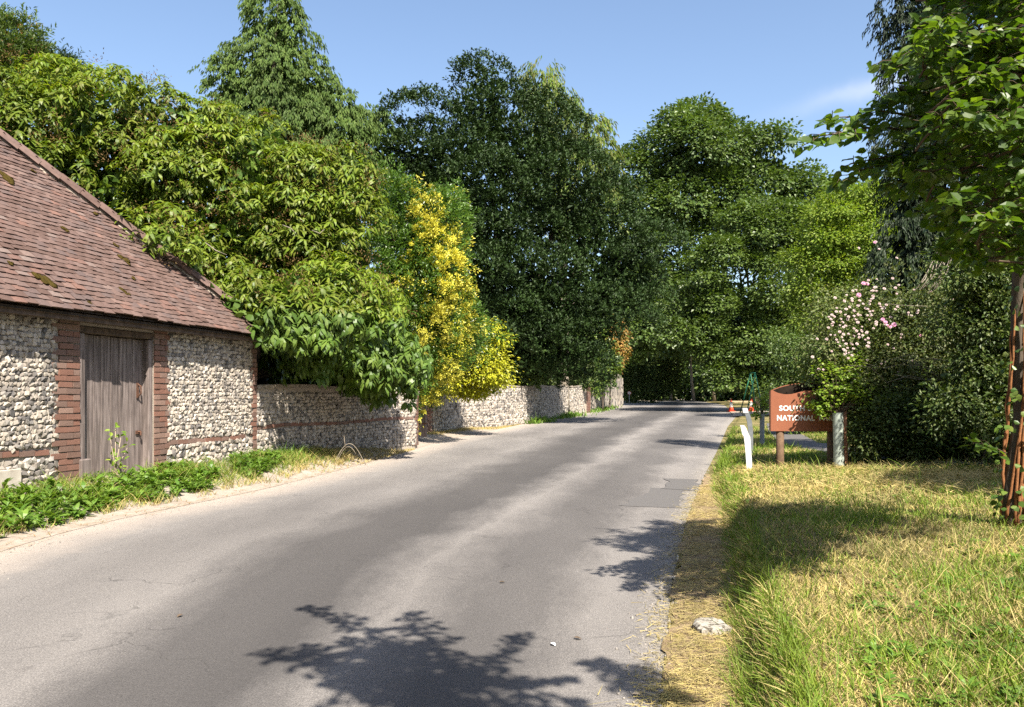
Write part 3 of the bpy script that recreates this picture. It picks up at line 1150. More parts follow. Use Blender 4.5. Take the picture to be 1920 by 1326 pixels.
# roof
PITCH = math.radians(44.5)
tp = math.tan(PITCH)
EV, ES, ZE = .28, .05, 2.455                                  # eaves overhang and height
RU = 3.7
roof_mb = MB()
R4 = lambda s, t: BW(s, t, ZE + (EV - t) * tp - .05)
roof_mb.add([R4(-11, EV - .03), R4(ES - .03, EV - .03), R4(ES - RU, EV - RU), R4(-11, EV - RU)], [(0, 1, 2, 3)])
e2 = lambda s, t: BW(s, t, ZE + (ES - s) * tp - .05)
roof_mb.add([e2(ES - .03, EV - .03), e2(ES - .03, -7.4), e2(ES - RU, EV - RU)], [(0, 1, 2)])
roof_mb.add([R4(-11, EV - RU), R4(ES - RU, EV - RU), BW(ES - .03, -7.4, ZE), BW(-11, -7.4, ZE)], [(0, 1, 2, 3)])
roof_mb.add([BW(-11, EV - .03, ZE - .07), BW(ES - .03, EV - .03, ZE - .07), BW(ES - .03, -7.4, ZE - .07), BW(-11, -7.4, ZE - .07)], [(3, 2, 1, 0)])
roof = roof_mb.build('roof', DTIMBER, barn)
MB().box(BW(-10.8, EV - .10, ZE - .13), D3 * 10.80, N3_ * .03, UP * .10).build('fascia_board', DTIMBER, barn, bevel=.004)
MB().box(BW(-10.5, -.005, ZE - .12), D3 * 10.5, N3_ * .10, UP * .12).build('wall_plate', DTIMBER, barn, bevel=.006)
TV = np.array([(-.5, 0, 0), (0, 0, .016), (.5, 0, 0), (-.5, 1, 0), (0, 1, .016), (.5, 1, 0),
               (-.5, .11, -.15), (.5, .11, -.15)], float)
TT = np.array([(0, 1, 4), (0, 4, 3), (1, 2, 5), (1, 5, 4), (6, 7, 2), (6, 2, 1), (6, 1, 0), (7, 5, 2), (6, 0, 3)])
TILES = []
for _ in range(5):
    v = TV.copy()
    v[[0, 1, 2, 6, 7], 1] += rng.normal(0, .035) + rng.normal(0, .02, 5)
    v[[0, 3], 0] += rng.normal(0, .015)
    v[:3, 2] += rng.normal(0, .012, 3)
    TILES.append((v, TT))
slope = np.array([*(-nv * math.cos(PITCH)), math.sin(PITCH)])          # up the roof
rn = np.array([*(nv * math.sin(PITCH)), math.cos(PITCH)])
P, Mx = [], []
gauge, tw, tlen = .105, .172, .19
v = -.02
row = 0
while v < RU / math.cos(PITCH) - .1:
    u = v * math.cos(PITCH)
    s = -9.3 + (.5 * tw if row % 2 else 0) + random.uniform(-.01, .01)
    smax = ES - u
    while s < smax + .03:
        w = tw
        c = BW(min(s, smax - .02), EV - u, ZE + u * tp)
        tilt = math.radians(6.5) + random.gauss(0, .018)
        yaw = random.gauss(0, .012)
        sag = .012 * math.sin(s * 1.3 + v) + .01 * math.sin(s * 3.1 + v * 2.3)
        a = D3 * math.cos(yaw) + slope * math.sin(yaw)
        b = norm(slope - rn * math.tan(tilt) - D3 * math.sin(yaw))
        nn = np.cross(a, b)
        P.append(c + rn * (.026 + sag + random.uniform(0, .006)))
        Mx.append(np.stack([a * (tw - .004), b * tlen, nn * .17], -1))
        s += tw
    v += gauge * random.uniform(.985, 1.015)
    row += 1
pieces('roof_tile', 'roof_tiling', roof, TILE, TILES, np.array(P), np.array(Mx), 300)
# side slope tiles, plainly joined
P, Mx = [], []
sl2 = np.array([*(-dv * math.cos(PITCH)), math.sin(PITCH)])
rn2 = np.array([*(dv * math.sin(PITCH)), math.cos(PITCH)])
for r_ in range(0, 49):
    v = r_ * gauge
    u = v * math.cos(PITCH)
    t = EV - u - (tw / 2 if r_ % 2 else 0)
    while t > -7.3 + u:
        P.append(np.array([*(np.array([CX, CY]) + dv * (ES - u) + nv * t), ZE + u * tp]) + rn2 * .02)
        b = norm(sl2 - rn2 * .08)
        Mx.append(np.stack([-N3_ * tw * .98, b * tlen, np.cross(-N3_, b) * .17], -1))
        t -= tw
V, T = stamp(TILES, np.array(P), np.array(Mx))
obj('side_slope_tiling', mesh_np('side_slope_tiling', V, T, TILE), roof, kind='stuff')
# hip tiles
hd = norm(np.array([*(-dv - nv), tp]))
h0 = BW(ES, EV, ZE - .01)
sd = norm(np.cross(hd, UP))
hn = np.cross(sd, hd)
ht = MB()
pr = []
for j, tt in enumerate((0, 1)):
    for q in range(7):
        a = PI * q / 6
        rr = .165 - .014 * tt
        pr.append((math.cos(a) * rr, tt * .36, math.sin(a) * rr * .8 - .02 * (1 - tt) + .02))
ht.add(pr, [(q, q + 1, q + 8, q + 7) for q in range(6)])
ht.add([(p[0] * .88, p[1], p[2] * .82 - .01) for p in pr], [(q + 7, q + 8, q + 1, q) for q in range(6)])
ht.add([pr[q] for q in range(7)] + [(pr[q][0] * .88, pr[q][1], pr[q][2] * .82 - .01) for q in range(7)], [(q, q + 7, q + 8, q + 1) for q in range(6)])
hme = ht.mesh('hip_tile', TILE)
L_ = 0.05
while L_ < RU / math.cos(math.atan(tp / math.sqrt(2))) * 1.30:
    o = bpy.data.objects.new('hip_tile', hme)
    m = np.eye(4)
    y = random.gauss(0, .02)
    m[:3, :3] = np.stack([sd, hd + sd * y, hn], -1)
    m[:3, 3] = h0 + hd * L_ + hn * random.uniform(0, .012)
    o.matrix_basis = Matrix(m.tolist())
    link(o, roof)
    L_ += .335
# mortar fillet under the hip tiles and moss cushions
fm = MB()
fm.tube([h0 + hd * q - hn * .045 for q in np.arange(0, 6.0, .12)], [.10 + random.uniform(-.015, .03) for _ in np.arange(0, 6.0, .12)], 7)
fm.build('hip_bedding', CAP, roof)
MV, MT = ico()
mo = []
def on_roof(px, py):
    """roof point seen at a photo pixel"""
    d = np.array([(px - 960) / F, 1.0, (HZ - py) / F])
    o = np.array([0, 0, H])
    p0 = BW(0, EV, ZE)
    t = np.dot(p0 - o, rn) / np.dot(d, rn)
    return o + d * t
for (px, py, r) in [(76, 525, .11), (88, 532, .09), (232, 549, .06), (222, 482, .06), (236, 492, .07), (95, 480, .045), (120, 432, .05), (14, 338, .09), (6, 330, .08), (215, 462, .05), (248, 524, .04), (18, 495, .04), (165, 570, .03), (60, 322, .04), (176, 402, .05)]:
    c = on_roof(px, py)
    m = MB()
    for q in range(5):
        cc = c + D3 * random.uniform(-.7, .7) * r + slope * random.uniform(-1.2, .6) * r + rn * .03
        rr = r * random.uniform(.45, .8)
        VV = [(D3 * x * rr * random.uniform(.8, 1.2) + slope * y * rr * 1.2 + rn * zz * rr * .26) + cc for x, y, zz in MV]
        m.add(VV, [tuple(t) for t in MT])
    m.build('moss_cushion', MOSS, roof, True)

# ------------------------------------------------------------------ garden walls
def coping(path, s0, s1, ztop, thick, parent, name='coping_stone', L=(.22, .42), keep=300, h=.07, mat=None):
    s = s0
    rows = []
    while s < s1:
        w = random.uniform(*L)
        rows.append((s + w / 2, w * .97, float(ztop(s + w / 2)) + h / 2 - .005, h * random.uniform(.85, 1.2)))
        s += w
    P, Mx = brickrow(path, rows, depth=thick + .03, proud=.02)
    pieces(name, name + 's', parent, mat or CAP, BRICKS, P, Mx, keep)


p1 = Path([(CX, CY), (-4.28, 15.6), (-3.8, 17.2), (-3.2, 18.8), (-2.72, 19.7), (-2.45, 20.2), (-2.42, 20.5)], smooth=8)
w1 = empty('garden_wall', (-3.8, 17.2, .2), 'low curving flint wall joined to the barn, in leaf shade', 'wall')
zt1 = lambda s: 1.50 + .05 * math.sin(s * .9) - .05 * s / 6
body = wall_core(p1, .0, p1.len, lambda s: .0, zt1, .34, MORTAR, w1, 'wall_body')
band1 = lambda S: .80 + .02 * np.sin(S * 1.5)
sk = lambda S, Z: (np.abs(Z - band1(S)) < .045) | (S > p1.len - .22) | (Z > zt1(0) - .04 - .05 * S / 6)
Pa, Ma = flints(p1, 0, p1.len, .12, 1.50, .068, .042, .09, sk, rough=1.3)
pieces('flint', 'flint_facing', body, FLINT, ROCKS, Pa, Ma, 300)
rows = [(s, .215, float(band1(s)), .066) for s in np.arange(.15, p1.len - .3, .228)]
z, k = .10, 0
while z < 1.38:
    rows += [(p1.len - .11, .21, z + .04, .068)] if k % 2 else [(p1.len - .055, .105, z + .04, .068), (p1.len - .20, .16, z + .04, .068)]
    z += .08
    k += 1
Pb, Mb = brickrow(p1, rows)
pieces('brick', 'brickwork', body, BRICK, BRICKS, Pb, Mb, 300)
coping(p1, .02, p1.len - .02, zt1, .36, w1)

# timber gate post in the gap
gx_, gy_, gz_ = at(793, 812, 22.6)
gp = empty('gate_post', (gx_, gy_, gz_), 'weathered square timber gate post between the two flint walls', 'post')
m = MB()
pts = []
for zz, w in ((gz_ - .1, .105), (gz_ + .74, .10), (gz_ + .80, .085), (gz_ + .83, .05)):
    pts += [(gx_ + a * w, gy_ + b * w, zz) for a, b in ((-1, -1), (1, -1), (1, 1), (-1, 1))]
m.add(pts, [(4 * i + k, 4 * i + (k + 1) % 4, 4 * i + 4 + (k + 1) % 4, 4 * i + 4 + k) for i in range(3) for k in range(4)] + [(12, 13, 14, 15)])
m.build('post', TIMBER, gp)
m = MB()
for zz in (.25, .6):
    m.box((gx_ - .13, gy_ - .112, gz_ + zz), (.26, 0, 0), (0, .01, 0), (0, 0, .035))
m.build('hinge_strap', IRON, gp)

A0 = ground_at(801, 812, .10)
A1, A2, A3, A4 = ground_at(870, 804, .08), ground_at(930, 799, .08), ground_at(1000, 789, .08), ground_at(1108, 770, .10)
p2 = Path([A0, A1, A2, A3, A4], smooth=30)
w2 = empty('garden_wall', (*A2, .2), 'long sunlit flint wall with a brick end beyond the gate post', 'wall')
def zt2(s):
    p, _, _ = p2(np.asarray(float(s)))
    Y = p[1]
    px = 960 + F * p[0] / Y
    py = np.interp(px, [800, 830, 905, 920, 1000, 1110], [737, 735, 731, 726, 725.5, 726])
    return H + (HZ - py) / F * Y + .03 * math.sin(s * 1.1)
body = wall_core(p2, 0, p2.len, lambda s: float(zr(p2(np.asarray(s))[0][1])) - .1, zt2, .36, MORTAR, w2, 'wall_body')
ztmp = np.array([zt2(s) for s in p2.s])
sk2 = lambda S, Z: (Z > np.interp(S, p2.s, ztmp) - .03) | (S < .45) | (Z < zr(np.interp(S, p2.s, p2.P[:, 1])) - .02)
Pa, Ma = flints(p2, 0, p2.len, .0, 2.1, .10, .08, .15, sk2, rough=2.2, depth=.11)
pieces('flint', 'flint_facing', body, FLINT, ROCKS, Pa, Ma, 300)
rows = []
z, k = .05, 0
while z < zt2(.2) - .05:
    rows += [(.11, .215, z + .04, .068), (.36, .23, z + .04, .068)] if k % 2 else [(.055, .105, z + .04, .068), (.22, .20, z + .04, .068)]
    z += .08
    k += 1
Pb, Mb = brickrow(p2, rows)
pieces('brick', 'brickwork', body, BRICK, BRICKS, Pb, Mb, 300)
coping(p2, .02, p2.len, zt2, .38, w2, L=(.3, .6))
# end pier of the long wall
sp = p2.at_px(1098)
pp, pd, pn = p2(np.asarray(sp))
m = MB()
pb = np.array([*(pp - pd * .3 + pn * .10), zr(pp[1]) - .1])
m.box(pb, np.array([*pd, 0]) * 1.6, np.array([*-pn, 0]) * .6, UP * (zt2(sp) - pb[2] + .06))
pier = m.build('pier', MORTAR, w2)
rows = []
z, k = pb[2] + .1, 0
while z < zt2(sp) + .05:
    for q in range(7):
        rows.append((sp - .3 + .115 + q * .232 + (.06 if k % 2 else 0) * (q < 6), .215, z + .04, .10))
    z += .115
    k += 1
Pb, Mb = brickrow(p2, rows, proud=.115)
pieces('brick', 'brickwork', pier, BRICK, BRICKS, Pb, Mb, 100)

# taller far wall stepping up to a pier
B0, B1 = ground_at(1114, 768, .12), ground_at(1168, 759, .12)
p3 = Path([B0, B1])
w3 = empty('boundary_wall', (*B0, .4), 'tall stepped stone wall with a pale pier, hung with ivy', 'wall')
def zt3(s):
    p, _, _ = p3(np.asarray(float(s)))
    px = 960 + F * p[0] / p[1]
    py = np.interp(px, [1110, 1135, 1146, 1147, 1156, 1157, 1170], [727, 716, 712, 690, 688, 696, 712])
    return H + (HZ - py) / F * p[1]
body = wall_core(p3, 0, p3.len, lambda s: .2, zt3, .4, MORTAR, w3, 'wall_body', step=.4)
ztmp3 = np.array([zt3(s) for s in p3.s])
sk3 = lambda S, Z: Z > np.interp(S, p3.s, ztmp3) - .06
Pa, Ma = flints(p3, 0, p3.len, .3, 4.2, .26, .22, .5, sk3, rough=.6, depth=.14)
pieces('stone', 'stone_facing', body, FLINT, BRICKS, Pa, Ma, 300)


# ------------------------------------------------------------------ trees behind the walls (left)
def lobed(L, Y, dr=.8):
    return wlobes(L, Y, dr)


# broad evergreen with long drooping leaves, over the barn and the near wall
L = [(-60, 290, 150, 150, -1), (70, 290, 150, 130, -.5), (190, 245, 120, 105), (330, 290, 140, 100, .3), (470, 340, 130, 105, .6), (590, 410, 105, 105, 1.0),
     (250, 380, 160, 110, 0), (400, 430, 150, 120, .2), (540, 500, 130, 120, .8), (640, 540, 90, 130, 1.4), (460, 570, 110, 80, .3), (560, 640, 100, 62, .6),
     (650, 655, 90, 78, 1.4), (705, 690, 55, 52, 2.0), (360, 520, 90, 70, .6),
     (640, 600, 95, 80, -.6), (700, 640, 65, 75, .4), (590, 570, 90, 80, -1.0), (660, 690, 75, 42, -.5), (725, 700, 40, 38, .8), (540, 600, 80, 60, -.9),
     (560, 600, 80, 52, -2.1), (625, 640, 80, 55, -1.3), (690, 680, 60, 48, -.3), (510, 575, 60, 42, -2.4), (484, 600, 42, 30, -2.75), (446, 580, 34, 24, -2.75), (350, 505, 34, 24, -2.9), (300, 458, 26, 18, -3.2), (392, 545, 32, 22, -2.9), (424, 572, 34, 24, -2.8), (462, 606, 40, 26, -2.6)]
cs, rs = lobed(L, 16.6, .62)
t = make_tree('evergreen_tree', 'broad glossy evergreen tree spilling over the barn roof and near wall', 'tree', (-6.6, 18.0, .1), cs, rs, .22, BARK,
              tips=[c + np.array([0, .3, -.3]) for c in cs])
lv = Leaves()
c2, r2 = lumps(cs, rs, 260, .52, .85, .70, 1.02, 2, .15)
P, O = shell_points(c2, r2, 10500, .6, 1.15, .2, 2, .25)
k = O[:, 2] > -.6
P, O = P[k], O[k]
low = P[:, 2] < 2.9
fill(lv, cs, rs, 15000, .25, .13, .92)
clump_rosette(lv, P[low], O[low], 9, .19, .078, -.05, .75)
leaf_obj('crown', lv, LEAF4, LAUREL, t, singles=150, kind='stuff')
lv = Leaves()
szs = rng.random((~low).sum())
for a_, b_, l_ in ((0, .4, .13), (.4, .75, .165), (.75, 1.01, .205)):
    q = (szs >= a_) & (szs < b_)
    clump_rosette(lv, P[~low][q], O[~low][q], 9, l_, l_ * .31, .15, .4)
leaf_obj('crown', lv, LEAF4, LAUREL_PALE, t, singles=150, kind='stuff', label='paler yellow green upper leaves')
lv = Leaves()
P, O = shell_points(c2, r2, 560, .98, 1.15, .1, 2, .3)
k = P[:, 2] > 3.0
clump_broad(lv, P[k] + UP * .04 + O[k] * .04, O[k], 30, .20, .05, .022, .7, -.5)
leaf_obj('seed_head', lv, LEAF2, SEED, t, kind='stuff', label='brown spent flower heads among the leaves')
m = MB()
for (a, b, c_) in [((385, 455), (405, 470), (425, 478)), ((530, 422), (545, 428), (556, 440)), ((585, 432), (600, 438), (608, 430))]:
    MB().tube([at(*a, 14.75), at(*b, 14.7), at(*c_, 14.75)], [.008, .010, .005], 5).build('bare_branch', BARK_PALE, t, True)

cs, rs = lobed([(520, 680, 50, 60), (580, 690, 60, 60), (660, 690, 60, 50), (490, 700, 40, 40)], 19.5, .5)
t = make_tree('understorey_bush', 'dark bush in the deep shade just behind the near wall', 'bush', (cs[1][0], 20.0, .1), cs, rs, .05, BARK)
lv = Leaves()
P, O = shell_points(cs, rs, 500, .5, 1.1, .3, 3, .2)
clump_rosette(lv, P, O, 9, .18, .08, .0, .5)
fill(lv, cs, rs, 2500, .2, .12)
leaf_obj('crown', lv, LEAF2, LAUREL, t, kind='stuff')

# tall feathery conifer behind it
L = [(533, -60, 20, 80), (532, 20, 26, 50), (530, 80, 38, 42), (512, 130, 58, 42), (560, 150, 42, 38), (440, 160, 34, 36, -.5), (525, 200, 92, 55), (600, 190, 45, 45), (430, 215, 45, 60),
     (500, 270, 120, 70), (600, 270, 65, 70), (655, 280, 40, 60, 1), (640, 350, 50, 60, 1), (550, 350, 100, 60)]
cs, rs = lobed(L, 33, .8)
t = make_tree('feathery_conifer', 'tall pale green feathery conifer with a narrow spire behind the evergreen', 'tree', (cs[2][0], 33.5, .2), cs, rs, .32, BARK,
              tips=[c for c in cs[3:]] + [cs[0]])
mb = MB()
mb.tube([(cs[2][0], 33.3, 6), (cs[1][0], 33.1, 14), (cs[0][0], 33, cs[0][2])], [.25, .14, .04], 7)
mb.build('leader', BARK, t, True)
lv = Leaves()
c2, r2 = lumps(cs, rs, 110, .75, .8, .6, 1.05, 7, .4)
P, O = shell_points(c2, r2, 3600, .5, 1.12, .35, 7, .28)
clump_hang(lv, P, O, 20, .42, .20, .06)
fill(lv, cs, rs, 7000, .35, .15, .85)
leaf_obj('crown', lv, LEAF2, REDWOOD, t, kind='stuff')

# two darker conifers at the left edge
for (L, Y, lab, n_) in (([(0, 110, 70, 60), (35, 85, 35, 35), (20, 150, 70, 50), (60, 140, 32, 40)], 42, 'bushy green conifer top with russet tips at the left edge', 1100),
                        ([(125, 128, 15, 16), (126, 150, 26, 20), (128, 175, 34, 22)], 50, 'small dark conifer tip showing above the evergreen tree', 350)):
    cs, rs = lobed(L, Y, .8)
    t = make_tree('garden_conifer', lab, 'tree', (cs[0][0], Y + .5, .3), cs, rs, .25, BARK)
    lv = Leaves()
    P, O = shell_points(cs, rs, n_, .5, 1.12, .4, 5, .25)
    clump_sprig(lv, P, O, 18, .85, .24, .06, .45, .8)
    fill(lv, cs, rs, 1500, .4, .15)
    leaf_obj('crown', lv, LEAF2, HORNBEAM if n_ > 500 else YEW, t, kind='stuff')
    if n_ > 500:
        lv = Leaves()
        P, O = shell_points(cs, rs, 130, .9, 1.05, .1, 5, .25)
        clump_sprig(lv, P, O, 14, .6, .2, .06, .2, .8)
        leaf_obj('russet_tips', lv, LEAF2, RUSTLEAF, t, kind='stuff')

# golden privet in the gap
L = [(730, 420, 50, 62), (745, 380, 32, 40), (790, 450, 60, 60), (830, 520, 40, 75, -.2), (765, 540, 85, 95), (800, 620, 75, 80), (740, 640, 55, 75), (840, 410, 25, 22, 1), (775, 690, 40, 45)]
cs, rs = lobed(L, 22.0, .75)
t = make_tree('variegated_shrub', 'tall green shrub with golden yellow shoots beside the gate post', 'shrub', (cs[4][0] - .4, 22.8, .1), cs, rs, .10, BARK)
lv = Leaves()
c2, r2 = lumps(cs, rs, 90, .48, 1.1, .7, 1.0, 9, .25)
P, O = shell_points(c2, r2, 2900, .6, 1.10, .3, 9, .2)
px = 960 + F * P[:, 0] / P[:, 1]
py = HZ - F * (P[:, 2] - H) / P[:, 1]
w = np.exp(-((px - np.interp(py, [380, 450, 520, 600, 700], [798, 815, 832, 812, 790])) / np.interp(py, [380, 430, 520, 700], [22, 30, 52, 66])) ** 2)
w = np.maximum(w, .8 * np.exp(-(((px - 705) / 14) ** 2 + ((py - 400) / 10) ** 2)))
w *= np.clip(.5 + 1.5 * vnoise(P[:, 0] + P[:, 1], P[:, 2], 2.6, 4), .05, 1) * np.interp(py, [370, 390, 740], [.3, 1, 1])
gold = (rng.random(len(P)) < w * 1.7) & (O[:, 1] < .2)
midg = ~gold & (rng.random(len(P)) < w * .9 + .04)
lm = Leaves()
clump_sprig(lm, P[midg], O[midg], 24, .32, .08, .038, .6, .6, .5, .8)
leaf_obj('lime_shoots', lm, LEAF2, GOLDMID, t, kind='stuff', label='yellow green leaves between the golden shoots')
gr = ~gold & ~midg
clump_sprig(lv, P[gr], O[gr], 22, .34, .09, .04, .6, .6, .5, .8)
fill(lv, cs, rs, 5000, .16, .07)
leaf_obj('crown', lv, LEAF2, GOLDGREEN, t, kind='stuff')
lv = Leaves()
clump_sprig(lv, P[gold] + O[gold] * .06, O[gold], 30, .30, .075, .036, .55, .6, .5, .8)
leaf_obj('golden_shoots', lv, LEAF2, GOLD, t, kind='stuff', label='golden yellow leafy shoots')

L = [(860, 630, 40, 40), (905, 640, 36, 36), (840, 690, 55, 42), (900, 690, 42, 36), (790, 728, 18, 24, -2.5), (868, 668, 60, 50)]
cs, rs = lobed(L, 26.3, .7)
t = make_tree('golden_shrub', 'low golden shrub leaning over the long flint wall', 'shrub', (cs[2][0] - .6, 27.2, .2), cs, rs, .07, BARK)
lv, lg = Leaves(), Leaves()
c2, r2 = lumps(cs, rs, 50, .4, .6, .7, 1.02, 13, .25)
P, O = shell_points(c2, r2, 1150, .6, 1.12, .3, 13, .25)
py = HZ - F * (P[:, 2] - H) / P[:, 1]
g = rng.random(len(P)) < np.interp(py, [590, 640, 680, 740], [.2, .5, .95, .95]) * (vnoise(P[:, 0], P[:, 2], 1.8, 6) > -.5)
clump_broad(lv, P[~g], O[~g], 16, .4, .13, .06, .35)
clump_broad(lg, P[g] + O[g] * .06, O[g], 20, .42, .12, .055, .3)
fill(lv, cs, rs, 2200, .18, .08)
leaf_obj('crown', lv, LEAF2, GOLDGREEN, t, kind='stuff')
leaf_obj('golden_leaves', lg, LEAF2, GOLDLIME, t, kind='stuff', label='bright yellow outer leaves')

# great dark yew
L = [(912, 175, 52, 60), (915, 250, 85, 70), (800, 300, 105, 85), (725, 310, 48, 75), (1010, 280, 70, 85), (760, 400, 90, 80), (900, 380, 160, 120), (1050, 390, 90, 95), (1110, 440, 70, 75),
     (1150, 500, 70, 80), (890, 520, 130, 120), (1020, 540, 130, 120), (1120, 580, 85, 70), (1200, 530, 42, 62), (1215, 470, 30, 40), (950, 650, 110, 75), (1050, 660, 85, 66), (880, 650, 60, 70)]
cs, rs = lobed(L, 36, .75)
t = make_tree('yew_tree', 'huge dense dark green yew tree behind the long flint wall', 'tree', (cs[6][0] + .5, 37, .3), cs, rs, .55, BARK)
lv = Leaves()
c2, r2 = lumps(cs, rs, 260, .95, .62, .72, 1.0, 17, .2)
P, O = shell_points(c2, r2, 14500, .65, 1.08, .25, 17, .22)
k = O[:, 2] > -.35
P, O = P[k], O[k]
clump_sprig(lv, P, O, 13, .40, .14, .075, .75, .6, .45, .7)
fill(lv, cs, rs, 16000, .36, .17, .9)
leaf_obj('crown', lv, LEAF2, YEW, t, kind='stuff')

# pale feathery conifer showing past the yew's right shoulder
L = [(1012, 160, 26, 45), (1030, 210, 40, 45), (1060, 250, 38, 50), (1085, 320, 48, 60), (1105, 250, 26, 35), (1122, 300, 18, 65), (1095, 380, 55, 60), (1040, 320, 50, 90)]
cs, rs = lobed(L, 45, .8)
t = make_tree('feathery_conifer', 'sparse yellow green conifer showing past the right shoulder of the yew', 'tree', (cs[3][0] - .8, 45.5, .4), cs, rs, .26, BARK_PALE)
lv = Leaves()
P, O = shell_points(cs, rs, 800, .3, 1.2, .45, 21, .3)
clump_hang(lv, P, O, 18, .8, .34, .07)
leaf_obj('crown', lv, LEAF2, REDWOOD_PALE, t, kind='stuff')

# shrubs under the yew behind the wall
for (L, Y, lab, mt, n_) in (([(960, 686, 50, 40), (1005, 668, 40, 50), (930, 704, 30, 22)], 36.5, 'dark laurel bush behind the middle of the long wall', HORNBEAM, 420),
                            ([(1060, 694, 40, 36), (1030, 706, 30, 20), (1095, 682, 25, 42)], 50, 'dark leafy bush under the right side of the yew', HEDGE, 420)):
    cs, rs = lobed(L, Y, .7)
    t = make_tree('laurel_bush', lab, 'bush', (cs[0][0], Y + .6, .2), cs, rs, .06, BARK)
    lv = Leaves()
    P, O = shell_points(cs, rs, n_, .5, 1.1, .3, 23, .25)
    clump_rosette(lv, P, O, 10, .2, .08, .1, .4)
    fill(lv, cs, rs, 900, .22, .1)
    leaf_obj('crown', lv, LEAF2, mt, t, kind='stuff')

# ivy and russet climber on the far wall
L = [(1118, 640, 22, 45, 0), (1130, 690, 24, 30, 1), (1115, 715, 16, 22, -1), (1140, 650, 22, 40, 3), (1150, 625, 18, 28, 4)]
cs, rs = lobed(L, 54, .7)
t = make_tree('ivy', 'green ivy mound climbing over the stepped stone wall', 'ivy', (cs[1][0], 55.0, .4), cs, rs, .06, BARK)
lv = Leaves()
P, O = shell_points(cs, rs, 500, .5, 1.15, .3, 27, .3)
clump_broad(lv, P, O, 14, .5, .22, .15, .7)
fill(lv, cs, rs, 800, .3, .2)
leaf_obj('crown', lv, LEAF2, IVY, t, kind='stuff')
cs, rs = lobed([(1146, 655, 20, 34), (1156, 630, 12, 26), (1150, 682, 10, 12)], 56, .6)
t = make_tree('russet_climber', 'russet tinged climber hanging above the pale wall pier', 'climber', (cs[0][0], 57, .4), cs, rs, .05, BARK)
lv = Leaves()
P, O = shell_points(cs, rs, 220, .5, 1.15, .3, 29, .3)
clump_broad(lv, P, O, 14, .5, .22, .14, .7)
leaf_obj('crown', lv, LEAF2, RUSTLEAF, t, kind='stuff')

# ------------------------------------------------------------------ trees at the end of the road
L = [(1300, 300, 80, 72), (1240, 330, 50, 60), (1360, 320, 60, 60), (1425, 310, 58, 58), (1470, 360, 45, 52), (1215, 400, 45, 55), (1290, 400, 70, 60), (1390, 400, 80, 45), (1500, 420, 52, 50),
     (1225, 480, 60, 55), (1280, 520, 70, 60), (1210, 570, 70, 60), (1445, 460, 60, 50), (1290, 610, 90, 60), (1200, 640, 60, 30), (1180, 360, 20, 45)]
cs, rs = lobed(L, 74, .8)
t = make_tree('horse_chestnut_tree', 'tall rounded broadleaf tree standing above the end of the road', 'tree', ((1420 - 960) / F * 79, 79, .4), cs, rs, .40, BARK, fork=.4)
lv = Leaves()
c2, r2 = lumps(cs, rs, 150, 1.8, .9, .68, 1.02, 31, .35)
P, O = shell_points(c2, r2, 5600, .7, 1.08, .3, 31, .28)
k = O[:, 2] > -.3
P, O = P[k], O[k]
clump_broad(lv, P, O, 20, .8, .38, .26, .6, .2)
fill(lv, cs, rs, 6500, .6, .36, .85)
leaf_obj('crown', lv, LEAF2, CHESTNUT, t, kind='stuff')

L = [(1420, 470, 75, 60), (1490, 450, 60, 55), (1360, 530, 70, 60), (1440, 560, 100, 70), (1330, 620, 65, 60), (1420, 650, 95, 60), (1500, 620, 70, 80), (1350, 690, 70, 42), (1440, 715, 70, 32), (1290, 600, 30, 40), (1515, 540, 60, 70)]
cs, rs = lobed(L, 54, .65)
t = make_tree('hornbeam_tree', 'layered mid green tree hanging low over the traffic cones', 'tree', (cs[3][0] + 1.0, 57.5, .4), cs, rs, .35, BARK, fork=.35)
lv = Leaves()
c2, r2 = lumps(cs, rs, 95, 1.25, .8, .7, 1.04, 37, .25)
P, O = shell_points(c2, r2, 4800, .6, 1.08, .3, 37, .25)
k = O[:, 2] > -.25
P, O = P[k], O[k]
clump_broad(lv, P, O, 20, .5, .24, .16, .5, .25)
fill(lv, cs, rs, 3500, .4, .2, .75)
leaf_obj('crown', lv, LEAF2, HORNBEAM, t, kind='stuff')

L = [(1600, 430, 70, 60), (1560, 480, 55, 60), (1640, 470, 60, 70), (1580, 560, 80, 70), (1660, 560, 60, 70), (1530, 540, 40, 60), (1620, 390, 45, 32), (1590, 640, 70, 60)]
cs, rs = lobed(L, 40, .6)
t = make_tree('lime_tree', 'bright yellow green tree behind the rose thicket', 'tree', (cs[3][0] + 1, 41, .4), cs, rs, .25, BARK)
lv = Leaves()
c2, r2 = lumps(cs, rs, 120, .75, .75, .68, 1.04, 41, .25)
P, O = shell_points(c2, r2, 3300, .6, 1.08, .3, 41, .25)
k = O[:, 2] > -.25
P, O = P[k], O[k]
clump_broad(lv, P, O, 22, .62, .19, .09, .45, .4)
fill(lv, cs, rs, 2500, .3, .15, .75)
leaf_obj('crown', lv, LEAF2, LIME, t, kind='stuff')
L = [(1630, 375, 40, 26), (1680, 395, 40, 40), (1590, 400, 45, 40), (1660, 440, 60, 50)]
cs, rs = lobed(L, 62, .7)
t = make_tree('far_tree', 'pale far tree top between the yellow green tree and the dark conifer', 'tree', (cs[3][0], 63, .4), cs, rs, .3, BARK)
lv = Leaves()
P, O = shell_points(cs, rs, 600, .5, 1.1, .3, 43, .25)
clump_broad(lv, P, O, 20, 1.0, .36, .18, .5, .4)
fill(lv, cs, rs, 600, .5, .25)
leaf_obj('crown', lv, LEAF2, HORNBEAM, t, kind='stuff')

